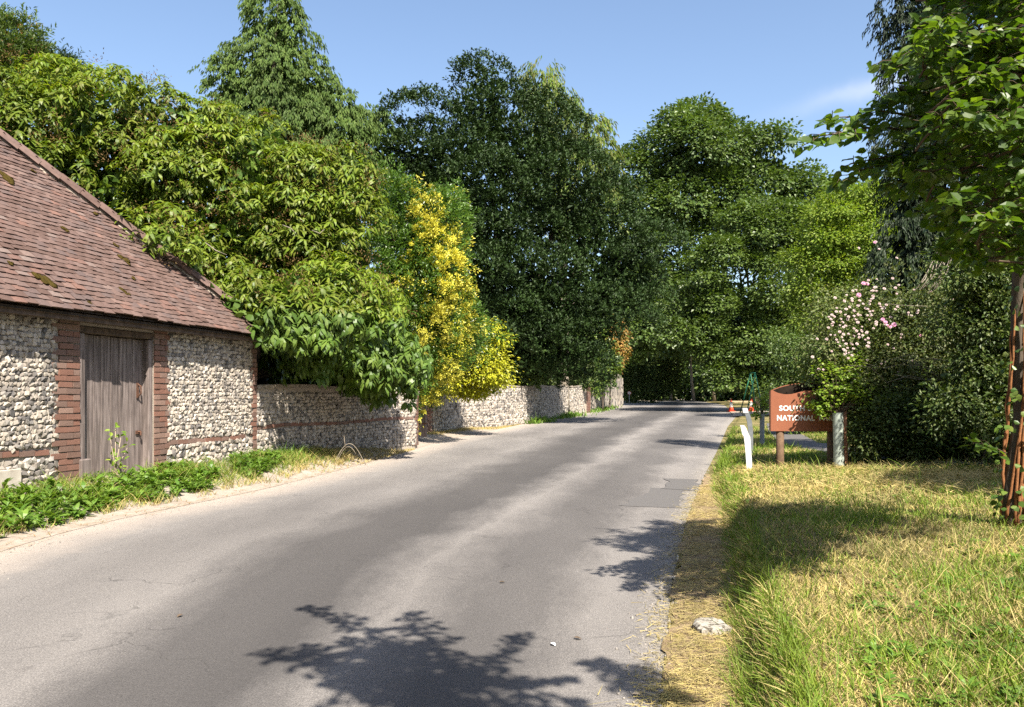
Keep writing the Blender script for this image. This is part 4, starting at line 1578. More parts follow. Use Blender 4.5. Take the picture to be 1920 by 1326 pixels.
# dark hedge and trunks in the tunnel of trees
L = [(1190, 712, 30, 44), (1225, 708, 36, 42), (1255, 700, 24, 30), (1175, 700, 20, 40)]
cs, rs = lobed(L, 88, .5)
t = make_tree('clipped_hedge', 'dark rounded hedge at the bend where the road enters the trees', 'hedge', (cs[1][0], 88.5, .4), cs, rs, .1, BARK)
lv = Leaves()
P, O = shell_points(cs, rs, 900, .75, 1.03, .3, 47, .06)
clump_broad(lv, P, O, 14, .5, .22, .12, .8, .1)
fill(lv, cs, rs, 1500, .5, .3, .85)
leaf_obj('crown', lv, LEAF2, HEDGE, t, kind='stuff')
for (px, y0, w, Y, lab) in ((1301, 752, 5, 86, 'pale leaning trunk beside the road in the dark tunnel'), (1246, 752, 4, 92, 'thin dim trunk behind the hedge end'), (1259, 750, 4, 95, 'straight dim trunk right of the hedge end'),
                            (1340, 752, 5, 99, 'dim trunk deep in the shade right of the road')):
    b = at(px, y0, Y)
    root = empty('tunnel_tree', b, lab, 'tree', 'trees in the tunnel')
    r0 = w / F * Y / 2
    m = MB()
    m.tube([b, b + np.array([-.25, 0, 2.2]), b + np.array([-.35, 0, 4.5]), b + np.array([.1, 0, 8.5]), b + np.array([.6, 0, 12])], [r0 * 1.3, r0, r0 * .9, r0 * .7, r0 * .3], 7, wob=.1)
    m.build('trunk', BARK_PALE, root, True)
    lv = Leaves()
    cs = np.array([b + [0, 0, 9], b + [-2, -.5, 7], b + [2.2, .3, 7.4], b + [.3, 0, 12]])
    rs = np.array([[3.4, 3, 3], [2.5, 2.5, 2], [2.5, 2.5, 2.2], [2.5, 2.5, 2.5]])
    P, O = shell_points(cs, rs, 500, .4, 1.1, .6, 51, .25)
    clump_broad(lv, P, O, 12, 1.2, .5, .26, .5, .4)
    leaf_obj('crown', lv, LEAF2, CHESTNUT, root, kind='stuff')
# far belt of trees closing the view
for i_, (px, Y, hh, w) in enumerate([(1010, 104, 15, 7), (1110, 112, 16, 8), (1190, 120, 15, 8), (1260, 128, 17, 8), (1330, 120, 16, 8), (1400, 112, 15, 8), (1480, 104, 14, 8), (1560, 96, 13, 7), (1640, 84, 12, 7), (1720, 76, 12, 7)]):
    b = np.array([(px - 960) / F * Y, Y, .4])
    root = empty('woodland_tree', b, ['dim broadleaf tree in the wood beyond the yew', 'dim tree in the wood beyond the stepped wall', 'dim tree in the wood behind the dark hedge', 'dim tree in the wood where the road vanishes',
                                      'dim tree in the wood behind the pale leaning trunk', 'dim tree in the wood behind the cones', 'dim tree in the wood behind the layered tree', 'dim tree in the wood right of the layered tree',
                                      'dim tree in the wood behind the yellow green tree', 'dim tree in the wood beyond the rose thicket'][i_], 'tree', 'far wood')
    m = MB()
    m.tube([b, b + [0, 0, hh * .5], b + [.2, 0, hh * .9]], [.35, .25, .08], 7, wob=.1)
    m.build('trunk', BARK, root, True)
    cs = np.array([b + [0, 0, hh * .6], b + [-w * .4, 0, hh * .35], b + [w * .4, 0, hh * .38], b + [0, 0, hh * .2], b + [0, 0, hh * .8]])
    rs = np.array([[w * .6, 3, hh * .3], [w * .5, 3, hh * .3], [w * .5, 3, hh * .3], [w * .7, 2.5, hh * .22], [w * .4, 3, hh * .22]])
    lv = Leaves()
    P, O = shell_points(cs, rs, 420, .5, 1.05, .25, 53 + i_, .2)
    clump_broad(lv, P, O, 12, 1.6, .7, .4, .6, .4)
    fill(lv, cs, rs, 700, .9, .6)
    leaf_obj('crown', lv, LEAF2, HORNBEAM, root, kind='stuff')


# ------------------------------------------------------------------ right side: thicket, roses, dark conifer
# tall dark conifer with hanging boughs
L = [(1740, -60, 40, 60), (1735, 40, 45, 60), (1720, 110, 42, 60), (1735, 190, 50, 70), (1712, 270, 36, 60), (1740, 320, 60, 80), (1706, 390, 34, 60), (1720, 460, 50, 60), (1790, 430, 70, 90), (1800, 200, 70, 120), (1700, 520, 40, 50)]
cs, rs = lobed(L, 15.5, .8)
t = make_tree('dark_conifer', 'tall nearly black conifer with hanging boughs behind the near tree', 'tree', (cs[5][0] + .3, 16.0, .5), cs, rs, .20, BARK)
lv = Leaves()
c2, r2 = lumps(cs, rs, 90, .30, 1.6, .6, 1.05, 61, .4)
P, O = shell_points(c2, r2, 2400, .5, 1.15, .4, 61, .3)
clump_hang(lv, P, O, 18, .25, .12, .03)
fill(lv, cs, rs, 4500, .2, .09, .85)
leaf_obj('crown', lv, LEAF2, DARKCON, t, kind='stuff')

# rose thicket
L = [(1600, 620, 70, 75), (1680, 590, 80, 70), (1640, 690, 90, 70), (1740, 650, 90, 90), (1700, 740, 110, 80), (1570, 690, 55, 60), (1610, 760, 60, 55), (1780, 740, 90, 90), (1830, 640, 80, 100)]
cs, rs = lobed(L, 13.2, .55)
t = make_tree('rose_thicket', 'rambling rose thicket with white and pink blooms behind the brown sign', 'shrub', (cs[4][0], 14.0, .35), cs, rs, .05, TWIG)
lv = Leaves()
c2, r2 = lumps(cs, rs, 120, .26, .8, .7, 1.05, 63, .25)
P, O = shell_points(c2, r2, 2600, .5, 1.15, .3, 63, .25)
clump_broad(lv, P, O, 13, .16, .06, .032, .7, .3)
P, O = shell_points(cs, rs, 260, 1.0, 1.3, .2, 64, .4)
clump_sprig(lv, P, O, 12, .28, .06, .03, .6, .5, .5, .5)
fill(lv, cs, rs, 6000, .10, .06, .85)
leaf_obj('crown', lv, LEAF2, ROSE_LEAF, t, kind='stuff')
def bloom_units():
    V, T = [], []
    for j in range(3):
        for q in range(5):
            a = 2 * PI * (q + .5 * j) / 5
            r = (.5, .36, .2)[j]
            h = (.0, .12, .2)[j]
            b = len(V)
            c, s_ = math.cos(a), math.sin(a)
            w = .62
            V += [(0, 0, h * .5), (r * math.cos(a - w), r * math.sin(a - w), h + .12), (r * 1.1 * c, r * 1.1 * s_, h + .08), (r * math.cos(a + w), r * math.sin(a + w), h + .12)]
            T += [(b, b + 1, b + 2), (b, b + 2, b + 3)]
    return np.array(V, float), np.array(T)
BL = bloom_units()
blooms = [(1635, 545), (1690, 532), (1600, 560), (1590, 577), (1578, 590), (1583, 600), (1592, 605), (1578, 618), (1590, 630), (1600, 628), (1583, 645), (1575, 650), (1590, 655), (1605, 650), (1570, 655), (1600, 640), (1557, 607), (1556, 615), (1625, 562),
          (1640, 553), (1645, 556), (1665, 575), (1636, 587), (1661, 575), (1695, 590), (1706, 590), (1745, 556), (1785, 555), (1795, 560), (1783, 560), (1800, 565), (1855, 572), (1640, 460), (1646, 468), (1620, 470), (1610, 545), (1602, 590), (1612, 600), (1596, 615),
          (1568, 630), (1608, 615), (1587, 590), (1655, 520), (1615, 575), (1650, 540), (1676, 556), (1600, 668), (1540, 688), (1545, 695), (1555, 600), (1620, 590), (1587, 570), (1606, 572), (1594, 642), (1582, 628), (1615, 622), (1572, 605), (1610, 640), (1580, 660),
          (1700, 548), (1720, 560), (1760, 575), (1820, 590), (1562, 640), (1598, 598), (1588, 618)]
pinks = [(1655, 603), (1653, 609), (1658, 598), (1671, 611), (1668, 616), (1675, 608), (1708, 625), (1617, 525), (1615, 540), (1618, 533), (1638, 455)]
for q in range(95):
    x_, y_ = random.gauss(1605, 50), random.gauss(600, 42)
    if x_ - 1500 > (y_ - 760) * -.25:
        blooms.append((x_, y_))
me_w, me_p = mesh_np('bloom', BL[0], BL[1], PETAL), mesh_np('bloom', BL[0], BL[1], PETAL_PINK)
for lst, me_, sz in ((blooms, me_w, .040), (pinks, me_p, .062)):
    for (px, py) in lst:
        Yb = 12.55 + random.uniform(-.08, .15)
        if py < 500:
            Yb = 13.0
        o = bpy.data.objects.new('bloom', me_)
        c = at(px + random.gauss(0, 9), py + random.gauss(0, 8), Yb)
        nrm = norm(np.array([random.uniform(-.6, .3), -1, random.uniform(.1, .9)]))
        a = norm(np.cross(nrm, unit_dirs(1)[0]))
        k_ = sz * random.uniform(.7, 1.25)
        m = np.eye(4)
        m[:3, :3] = np.stack([a, np.cross(nrm, a), nrm], -1) * k_
        m[:3, 3] = c
        o.matrix_basis = Matrix(m.tolist())
        link(o, t)
m = MB()
for q in range(9):
    a = at(1715 + q * 5, 545 + random.uniform(-6, 10), 12.4)
    b = at(1735 + q * 5, 515 + random.uniform(-10, 10), 12.5)
    c = at(1748 + q * 5, 480 + random.uniform(-10, 10), 12.8)
    MB().tube([a, b, c], [.008, .008, .005], 4).build('bare_cane', BARK_PALE, t, True)
for q in range(12):
    x, y = random.uniform(1590, 1800), random.uniform(560, 760)
    MB().tube([at(x, y, 12.3), at(x + 40, y + random.uniform(-14, 20), 12.25), at(x + 85, y + random.uniform(-10, 45), 12.3)], .004, 4).build('bare_cane', BARK_PALE, t, True)

# shaded shrubs at the right edge
for (L, Y, lab, mt, base) in (([(1850, 560, 90, 100), (1900, 660, 90, 110), (1830, 740, 80, 90), (1930, 780, 90, 80), (1990, 600, 120, 140), (1880, 470, 70, 60)], 11.0, 'grey green shrub rising behind the ivied trunk', HEDGE, .4),
                              ([(1720, 800, 70, 45), (1790, 810, 60, 45), (1860, 805, 60, 50), (1660, 800, 40, 40), (1630, 815, 25, 26)], 12.6, 'low dark undergrowth at the foot of the rose thicket', HEDGE, .4)):
    cs, rs = lobed(L, Y, .5)
    t = make_tree('hedgerow_shrub', lab, 'shrub', (cs[1][0], Y + .6, base), cs, rs, .05, TWIG)
    lv = Leaves()
    c2, r2 = lumps(cs, rs, 110, .24, .8, .7, 1.05, 67, .25)
    P, O = shell_points(c2, r2, 2300, .5, 1.15, .3, 67, .25)
    clump_broad(lv, P, O, 12, .17, .065, .035, .7, .3)
    P, O = shell_points(cs, rs, 260, 1.0, 1.3, .2, 68, .4)
    clump_sprig(lv, P, O, 12, .3, .065, .03, .6, .5, .5, .5)
    fill(lv, cs, rs, 6500, .12, .07, .85)
    leaf_obj('crown', lv, LEAF2, mt, t, kind='stuff')

# hedge further back along the footpath, closing the gap behind the sign
L = [(1500, 700, 50, 60), (1560, 690, 50, 60), (1530, 770, 60, 45), (1600, 780, 60, 50), (1480, 745, 22, 32), (1660, 700, 60, 90)]
cs, rs = lobed(L, 24, .5)
t = make_tree('hedgerow_shrub', 'dark hedgerow shrub closing the gap behind the brown sign', 'shrub', (cs[3][0], 24.6, .4), cs, rs, .06, TWIG)
lv = Leaves()
c2, r2 = lumps(cs, rs, 80, .4, .8, .7, 1.05, 71, .25)
P, O = shell_points(c2, r2, 1600, .5, 1.15, .3, 71, .25)
clump_broad(lv, P, O, 12, .25, .10, .055, .7, .3)
fill(lv, cs, rs, 3000, .2, .12, .85)
leaf_obj('crown', lv, LEAF2, HORNBEAM, t, kind='stuff')

# ------------------------------------------------------------------ near tree at the right edge
TB = at(1893, 972, 6.3)
tree = empty('roadside_tree', TB, 'near tree at the right edge with ivy stems on its trunk', 'tree')
m = MB()
tr = [TB + [0, 0, -.15], TB + [.02, 0, .25], TB + [.10, .02, .8], at(1908, 600, 6.35), at(1915, 420, 6.2), at(1895, 250, 5.6), np.array([3.5, 4.6, 4.3]), np.array([3.2, 3.7, 5.4])]
m.tube(tr, [.085, .062, .052, .05, .048, .045, .04, .03], 9, wob=.2)
m.build('trunk', BARK, tree, True)
m = MB()
for q in range(9):
    a0 = random.uniform(0, 2 * PI)
    pts = []
    for i_ in range(16):
        u = i_ / 15
        c = TB + np.array([.02 + .1 * u, .02 * u, -.05 + 2.0 * u])
        a = a0 + .8 * math.sin(3 * u + q) + u
        pts.append(c + np.array([math.cos(a), math.sin(a), 0]) * (.072 - .02 * u) * random.uniform(.85, 1.25))
    m.tube(pts, [.014 * (1 - .5 * k_ / 15) for k_ in range(16)], 5)
m.build('ivy_stems', plain('red_brown_ivy_stem', (.14, .055, .022, 1), (.30, .13, .05, 1), 40, .9, .6), tree, True)
lv = Leaves()
n_ = 240
u = rng.random(n_)
a = rng.uniform(0, 2 * PI, n_)
P = TB + np.c_[.02 + .1 * u + np.cos(a) * .12, np.sin(a) * .12, .02 + 1.9 * u]
O = np.c_[np.cos(a), np.sin(a), 0 * a]
lv.add(P, O * .6 - UP * .5 + unit_dirs(n_) * .4, O + unit_dirs(n_) * .3, .055 * rng.uniform(.6, 1.2, n_), .05)
leaf_obj('ivy_leaf', lv, LEAF4, IVY, tree, kind='stuff')

boughs = MB()
lv = Leaves()


def spray(A, B, r, side, nside, L, W, leafgap=.035, sag=.06, updown=.25):
    """a leafy bough: main twig A-B, alternate side twigs in a flat fan, leaves both sides"""
    A, B = np.array(A, float), np.array(B, float)
    d = B - A
    ln = np.linalg.norm(d)
    pts = [A + d * s + UP * sag * ln * math.sin(PI * s) + rng.normal(0, .012 * ln, 3) for s in np.linspace(0, 1, 8)]
    boughs.tube(pts, [r * (1 - .8 * s) for s in np.linspace(0, 1, 8)], 5)
    pts = np.array(pts)
    sidev = norm(np.cross(d, UP) + unit_dirs(1)[0] * .25)
    segs = [(pts[int(.35 * 7)], pts[-1])]
    for k_ in range(nside):
        s = .15 + .8 * (k_ + random.random() * .6) / nside
        p = np.array([np.interp(s * 7, range(8), pts[:, c]) for c in range(3)])
        sg = 1 if k_ % 2 else -1
        e = p + (sidev * sg * random.uniform(.7, 1.1) + norm(d) * random.uniform(.5, 1.0) + UP * random.uniform(-updown, updown)) * side * (1.15 - .7 * s)
        boughs.tube([p, (p + e) / 2 + UP * .02, e], [r * .3, r * .22, r * .1], 4)
        segs.append((p, e))
    for (p, e) in segs:
        l = np.linalg.norm(e - p)
        k_ = max(3, int(l / leafgap))
        s = (np.arange(k_) + rng.random(k_) * .5) / k_
        q = p + (e - p) * s[:, None]
        td = norm(e - p)
        sv = norm(np.cross(td, UP))
        sgn = np.where(np.arange(k_) % 2, 1, -1)
        D = sv * (sgn * .85)[:, None] + td * .6 + rng.normal(0, .30, (k_, 3)) - UP * .18
        N = UP * .8 + np.array([0, -.35, 0]) + rng.normal(0, .5, (k_, 3))
        lv.add(q, D, N, L * rng.uniform(.65, 1.2, k_), W * rng.uniform(.75, 1.15, k_))


fork = np.array([3.35, 4.5, 3.0])
lead = [((1760, 250, 4.3), (1502, 272, 4.05)), ((1780, 230, 4.3), (1530, 222, 4.1)), ((1760, 300, 4.4), (1558, 348, 4.15)), ((1770, 290, 4.4), (1582, 312, 4.2)), ((1780, 180, 4.2), (1665, 185, 4.0)), ((1780, 120, 4.2), (1672, 118, 4.0)),
        ((1780, 330, 4.5), (1660, 352, 4.3))]
for a, b in lead:
    A, B = at(*a), at(*b)
    boughs.tube([fork + [0, .4, -.1], (fork + A) / 2 + [0, 0, .06], A], [.028, .02, .012], 5)
    spray(A, B, .009, .19, 11, .072, .052, .03)
spray(at(1888, 850, 6.25), at(1818, 832, 6.1), .005, .12, 6, .085, .05, .045)
# mass of sprays in view
for q in range(260):
    px, py = random.uniform(1715, 1990), random.uniform(-60, 500)
    if py > 380 and px < 1740 + (py - 380) * .8:
        px += 110
    Yq = random.uniform(3.7, 5.6)
    A = at(px, py, Yq)
    for _ in range(8):
        ang = random.uniform(0, 2 * PI)
        d = np.array([math.cos(ang) * .55 - .2, math.sin(ang) * .55 - .2, random.uniform(-.16, .1)]) * random.uniform(.5, .9)
        B = A + d
        tx, ty = 960 + F * B[0] / B[1], HZ - F * (B[2] - H) / B[1]
        if tx > 1705 + max(0, ty - 420) * .7:
            break
    else:
        continue
    spray(A, B, .007, .14, 7, .068, .050)
# shade-casting canopy above the frame
for q in range(170):
    c = np.array([3.7, 3.5, 4.75]) + unit_dirs(1)[0] * np.array([1.3, .95, .95]) * random.random() ** .4
    ang = random.uniform(0, 2 * PI)
    d = np.array([math.cos(ang), math.sin(ang), random.uniform(-.2, .2)]) * random.uniform(.4, .75)
    spray(c - d * .5, c + d * .5, .008, .18, 7, .068, .05)
for q in range(7):
    c = np.array([3.7, 3.5, 4.75]) + unit_dirs(1)[0] * np.array([1.1, .8, .7])
    boughs.tube([fork + [.1, .1, .3], (fork + c) / 2 + [0, 0, .1], c], [.03, .022, .01], 5)
boughs.build('branches', TWIG, tree, True)
leaf_obj('crown', lv, LEAF6, BEECH, tree, singles=300, kind='stuff')

# long bough reaching out over the lane above the camera, whose shadow lies on the tarmac
SD = np.array([-TO_SUN.x, -TO_SUN.y, -TO_SUN.z])
def over(px, py, z):
    """point at height z on the sun ray that lands on the road at a photo pixel"""
    X, Y = ground_at(px, py)
    g = np.array([X, Y, 0.0])
    return g - SD * (z / -SD[2])
KN = over(900, 1290, 3.9)
TB2 = np.array([3.4, -2.6, .3])
tree2 = empty('overhanging_tree', TB2, 'tree behind the camera whose bough shadow lies across the near tarmac', 'tree')
boughs, lv = MB(), Leaves()
boughs.tube([TB2 + [0, 0, -.2], TB2 + [-.1, .1, 1.5], TB2 + [-.6, .5, 3.0], TB2 + [-1.4, 1.2, 3.8], KN + [.25, -.4, .05], KN], [.13, .10, .08, .06, .035, .02], 8)
boughs.tube([TB2 + [-1.4, 1.2, 3.8], over(1250, 1400, 4.0), over(1230, 1320, 3.95)], [.05, .03, .015], 6)
for (a, b, n_s, sd) in [((900, 1290), (480, 1224), 12, .20), ((860, 1270), (575, 1135), 10, .17), ((850, 1260), (765, 1150), 9, .17), ((880, 1280), (990, 1188), 9, .10), ((930, 1290), (1075, 1275), 8, .12), ((800, 1300), (640, 1200), 9, .2),
                        ((800, 1250), (700, 1215), 8, .2), ((840, 1300), (760, 1210), 9, .2), ((900, 1310), (830, 1225), 9, .2), ((760, 1290), (560, 1215), 9, .16), ((1000, 1310), (900, 1260), 8, .2), ((700, 1330), (620, 1250), 8, .2), ((800, 1330), (700, 1250), 9, .22), ((900, 1340), (780, 1270), 9, .22), ((1260, 1310), (1115, 1238), 9, .17), ((1230, 1330), (1190, 1250), 8, .17), ((1180, 1345), (900, 1320), 10, .2), ((960, 1345), (720, 1300), 10, .22), ((900, 1370), (640, 1270), 10, .22), ((1300, 1340), (1240, 1300), 7, .14),
                        ((1000, 1400), (800, 1340), 10, .25), ((1200, 1420), (1000, 1360), 10, .25)]:
    zz = 3.95 + random.uniform(-.1, .1)
    spray(over(*a, zz), over(*b, zz), .018, sd, int(n_s * 1.35), .080, .062, .026)
boughs.build('trunk', TWIG, tree2, True)
leaf_obj('crown', lv, LEAF6, BEECH, tree2, kind='stuff')

# unseen trees added behind the camera to block skylight and deepen shadows
for i_, (x, y, hh, w) in enumerate([(-13, -9, 11, 8), (-6, -17, 12, 8), (3, -22, 12, 8), (12, -20, 11, 8), (17, -8, 10, 7), (-16, 2, 9, 6), (15, 2, 9, 6)]):
    b = np.array([x, y, .2])
    root = empty('skylight_blocker_tree', b, 'unseen broadleaf tree added behind the camera to block skylight, ' + ['first', 'second', 'third', 'fourth', 'fifth', 'sixth', 'seventh'][i_] + ' from the left side of the lane', 'tree', 'added skylight blockers behind the camera')
    m = MB()
    m.tube([b, b + [0, 0, hh * .5], b + [.2, 0, hh * .9]], [.35, .25, .08], 7, wob=.1)
    m.build('trunk', BARK, root, True)
    cs = np.array([b + [0, 0, hh * .6], b + [-w * .35, 0, hh * .4], b + [w * .35, 0, hh * .4], b + [0, 0, hh * .25], b + [0, 0, hh * .78]])
    rs = np.array([[w * .55, w * .5, hh * .28], [w * .45, w * .4, hh * .28], [w * .45, w * .4, hh * .28], [w * .6, w * .5, hh * .25], [w * .4, w * .4, hh * .22]])
    lv = Leaves()
    P, O = shell_points(cs, rs, 260, .5, 1.05, 1, 83 + i_, .2)
    clump_broad(lv, P, O, 9, 1.8, .9, .6, .6, .4)
    leaf_obj('crown', lv, LEAF2, HORNBEAM, root, kind='stuff')

# a neighbouring tree just outside the frame on the right shades the thicket
cs = np.array([[8.4, 4.6, 6.2], [7.4, 5.2, 5.0], [9.3, 5.0, 5.2], [8.2, 3.6, 7.4], [9.6, 4.0, 7.2]])
rs = np.array([[1.5, 1.1, 1.1], [1.1, .9, .9], [1.3, 1.0, 1.0], [1.1, .9, .9], [1.2, 1.0, 1.0]])
t = make_tree('hedgerow_tree', 'shading hedgerow tree just outside the right edge of the picture', 'tree', (9.0, 5.0, .4), cs, rs, .16, BARK)
lv = Leaves()
P, O = shell_points(cs, rs, 900, .3, 1.1, .9, 73, .25)
clump_broad(lv, P, O, 12, .5, .2, .12, .5, .3)
leaf_obj('crown', lv, LEAF2, HORNBEAM, t, kind='stuff')

# ------------------------------------------------------------------ brown sign
M = Mat('brown_sign_paint', .55, .35)
n1 = M.noise(3, 5, .65, stretch=(1, 1, .3))
n2 = M.noise(50, 4, .7)
M.base(M.mix(.25, M.ramp(n1, [(.3, (.20, .068, .034, 1)), (.7, (.265, .095, .048, 1))]), M.ramp(n2, [(.3, .3), (.7, .7)]), 'OVERLAY')).bump(n2, .1, .002)
SIGN = M.m
WHITE = plain('white_lettering', (.75, .73, .70, 1), (.85, .84, .82, 1), 20, .5, .1)
SX, SY = at(1510, 866, 13.1)[:2]
SZ = float(bank_z(SX, SY))
yaw = math.radians(-9)
sa = np.array([math.cos(yaw), math.sin(yaw), 0])            # along the face, left to right
sn = np.array([math.sin(yaw), -math.cos(yaw), 0])           # towards the viewer
kx = 13.1 / F
sign = empty('road_sign', (SX, SY, SZ), 'brown national park sign with white lettering, half hidden by a sapling', 'sign')
zc = lambda py: H + (HZ - py) * kx
SO = np.array([SX, SY, 0])
S_ = lambda px, py, d: SO + sa * ((px - 1510) * kx) + sn * d + UP * zc(py)
# front sheet with wavy top, back sheet with arched top, folded ends
fx = np.linspace(1447, 1573, 43)
ft = np.interp(fx, [1447, 1450, 1458, 1468, 1476, 1484, 1494, 1504, 1514, 1524, 1536, 1550, 1562, 1573], [731.5, 732, 736.5, 739, 739.6, 739, 736.5, 733.5, 732, 732, 733, 735, 736, 736])
bt = 734 - 16 * np.sin(np.pi * np.clip((fx - 1447) / 126, 0, 1)) ** .75 - 0 * fx
BOT = 808.5
def sheet(tops, d0, d1):
    m = MB()
    n = len(fx)
    V = []
    for d in (d0, d1):
        V += [S_(x, t, d) for x, t in zip(fx, tops)] + [S_(x, BOT, d) for x in fx]
    Q = []
    for i in range(n - 1):
        Q += [(i, n + i, n + i + 1, i + 1), (2 * n + i, 2 * n + i + 1, 3 * n + i + 1, 3 * n + i), (i, i + 1, 2 * n + i + 1, 2 * n + i), (n + i, 3 * n + i, 3 * n + i + 1, n + i + 1)]
    Q += [(0, 2 * n, 3 * n, n), (n - 1, 2 * n - 1, 4 * n - 1, 3 * n - 1)]
    return m.add(V, Q)
sheet(ft, .075, .067).build('front_panel', SIGN, sign)
sheet(bt, -.067, -.075).build('back_panel', SIGN, sign)
sheet(bt + 1.6, -.058, -.064).build('shade_lining', plain('shaded_sign_inside', (.012, .009, .007, 1), (.03, .022, .016, 1), 9, .95, .3, .05), sign, label='dark sheet painting shade inside the back panel')  # near-black sheet paints shade over the sunlit inner face
for e0, e1 in ((1446.1, 1446.9), (1573.1, 1573.9)):
    m = MB()
    V = [S_(x, y, d) for x in (e0, e1) for y in (732.5, BOT) for d in (-.074, .074)]
    m.add(V, [(0, 1, 3, 2), (4, 6, 7, 5), (0, 4, 5, 1), (2, 3, 7, 6), (0, 2, 6, 4), (1, 5, 7, 3)])
    m.build('end_panel', SIGN, sign)
m = MB()
V = [S_(x, 807, d) for x in (1448, 1572) for d in (-.06, .06)] + [S_(x, 806, d) for x in (1448, 1572) for d in (-.06, .06)]
m.add(V, [(0, 1, 3, 2), (4, 6, 7, 5), (0, 4, 5, 1), (2, 3, 7, 6), (0, 2, 6, 4), (1, 5, 7, 3)])
m.build('base_panel', SIGN, sign)
PWOOD = plain('stained_sign_post', (.075, .045, .028, 1), (.16, .10, .06, 1), 14, .85, .5)
for px in (1464.5, 1556):
    c = S_(px, 780, 0)
    b = np.array([c[0], c[1], float(bank_z(c[0], c[1])) - .2])
    MB().tube([b, b + UP * .3, c - UP * .0], [.066, .064, .062], 14).build('post', PWOOD, sign, True)


def lettering(text, px0, px1, py0, py1, parent):
    cu = bpy.data.curves.new('letters', 'FONT')
    cu.body = text
    cu.size = 1.0
    cu.offset = .028
    cu.extrude = .02
    cu.space_character = 1.12
    tmp = bpy.data.objects.new('letters_tmp', cu)
    C.objects.link(tmp)
    bpy.context.view_layer.update()
    dg = bpy.context.evaluated_depsgraph_get()
    me = bpy.data.meshes.new_from_object(tmp.evaluated_get(dg))
    bpy.data.objects.remove(tmp)
    n = len(me.vertices)
    co = np.zeros(n * 3)
    me.vertices.foreach_get('co', co)
    co = co.reshape(-1, 3)
    lo, hi = co.min(0), co.max(0)
    q = (co - lo) / (hi - lo)
    W = np.array([S_(px0 + (px1 - px0) * a, py1 + (py0 - py1) * b, .0765 + .003 * c) for a, b, c in q])
    me.vertices.foreach_set('co', W.ravel())
    me.materials.clear()
    me.materials.append(WHITE)
    me.update()
    me.name = 'lettering'
    obj('lettering', me, parent, label='white capital letters reading ' + text.lower())


for w_, a_, b_, y0, y1 in (('SOUTH', 1461.5, 1507, 760.5, 770.5), ('DOWNS', 1513, 1562, 760.5, 770.5), ('NATIONAL', 1457.5, 1525, 778.5, 788.8), ('PARK', 1533, 1567, 778.5, 788.8)):
    lettering(w_, a_, b_, y0, y1, sign)

# ------------------------------------------------------------------ saplings in tree guards
def sapling(name, label, px, base_py, Y, top_py, rad, crown, mat_tube, stake, nlv, lean=0.0):
    b = at(px, base_py, Y)
    b[2] = float(bank_z(b[0], b[1]))
    h = at(px, top_py, Y)[2] - b[2]
    root = empty(name, b, label, 'sapling')
    up = norm(np.array([lean, 0, 1.0]))
    m = MB()
    R_ = [rad * 1.02, rad, rad * .98, rad, rad * 1.02]
    m.tube([b + up * t for t in (-.05, h * .3, h * .6, h - .02, h)], R_, 16, cap=False)
    m.tube([b + up * t for t in (h, h - .02, h * .6, h * .3, -.05)], [r - .006 for r in R_[::-1]], 16, cap=False)
    m.build('tree_guard', mat_tube, root, True)
    if stake:
        c = b + np.array([rad + .035, .0, 0])
        MB().box(c + [-.022, -.022, -.2], (.05, 0, 0), (0, .045, 0), np.array([-.03, .0, h + .24])).build('stake', plain('red_brown_stake', (.20, .09, .05, 1), (.30, .15, .09, 1), 14, .85, .3), root)
    m = MB()
    cs, rs = wlobes(crown, Y, .8)
    top = cs.mean(0)
    m.tube([b, b + up * h * .9, (b + up * h + top) / 2, top], [.016, .014, .012, .006], 6)
    lv2 = Leaves()
    for k_ in range(nlv):
        P, O = shell_points(cs, rs, 1, .1, 1.05, 1, k_, .2)
        a = b + up * (h * random.uniform(.85, 1.0)) if random.random() < .4 else top * .6 + P[0] * .4
        m.tube([a, (a + P[0]) / 2 + UP * .03, P[0]], [.006, .004, .002], 4)
        nn = 14
        s = rng.random(nn)
        q = a * .3 + P[0] * .7 + (P[0] - a) * .35 * (s[:, None]) * 1.0
        dd = norm(P[0] - a)
        sv = norm(np.cross(dd, UP))
        q = q + sv * rng.normal(0, .05, nn)[:, None] + rng.normal(0, .02, (nn, 3))
        sg = np.where(np.arange(nn) % 2, 1, -1)
        lv2.add(q, sv * (.8 * sg)[:, None] + dd * .5 + rng.normal(0, .3, (nn, 3)), UP + O[0] * .4 + rng.normal(0, .3, (nn, 3)), .070 * rng.uniform(.6, 1.2, nn), .045)
    m.build('stem', TWIG, root, True)
    leaf_obj('crown', lv2, LEAF4, SAPLING, root, kind='stuff')
    return root


TUBE = plain('grey_green_guard', (.30, .34, .29, 1), (.36, .40, .35, 1), 3, .5, .05, .4)
TUBE_D = plain('dull_grey_guard', (.14, .16, .17, 1), (.20, .22, .23, 1), 3, .6, .05, .3)
SAPN = 0
sapling('guarded_sapling', 'leafy young tree in a grey guard hiding the end of the brown sign', 1573, 868, 12.5, 774, .078,
        [(1575, 700, 48, 34, .3), (1522, 692, 40, 26, 1.1), (1602, 735, 36, 24, 0), (1546, 760, 40, 24, .2), (1560, 668, 34, 20, .9), (1530, 715, 32, 20, .9), (1590, 690, 36, 28, .4), (1565, 735, 34, 22, .1)], TUBE, True, 300, -.02)
sapling('guarded_sapling', 'small young tree in a dull guard behind the white marker posts', 1429, 815, 19.5, 776, .058,
        [(1425, 760, 16, 22), (1432, 742, 12, 12), (1415, 775, 12, 10)], TUBE_D, False, 34)

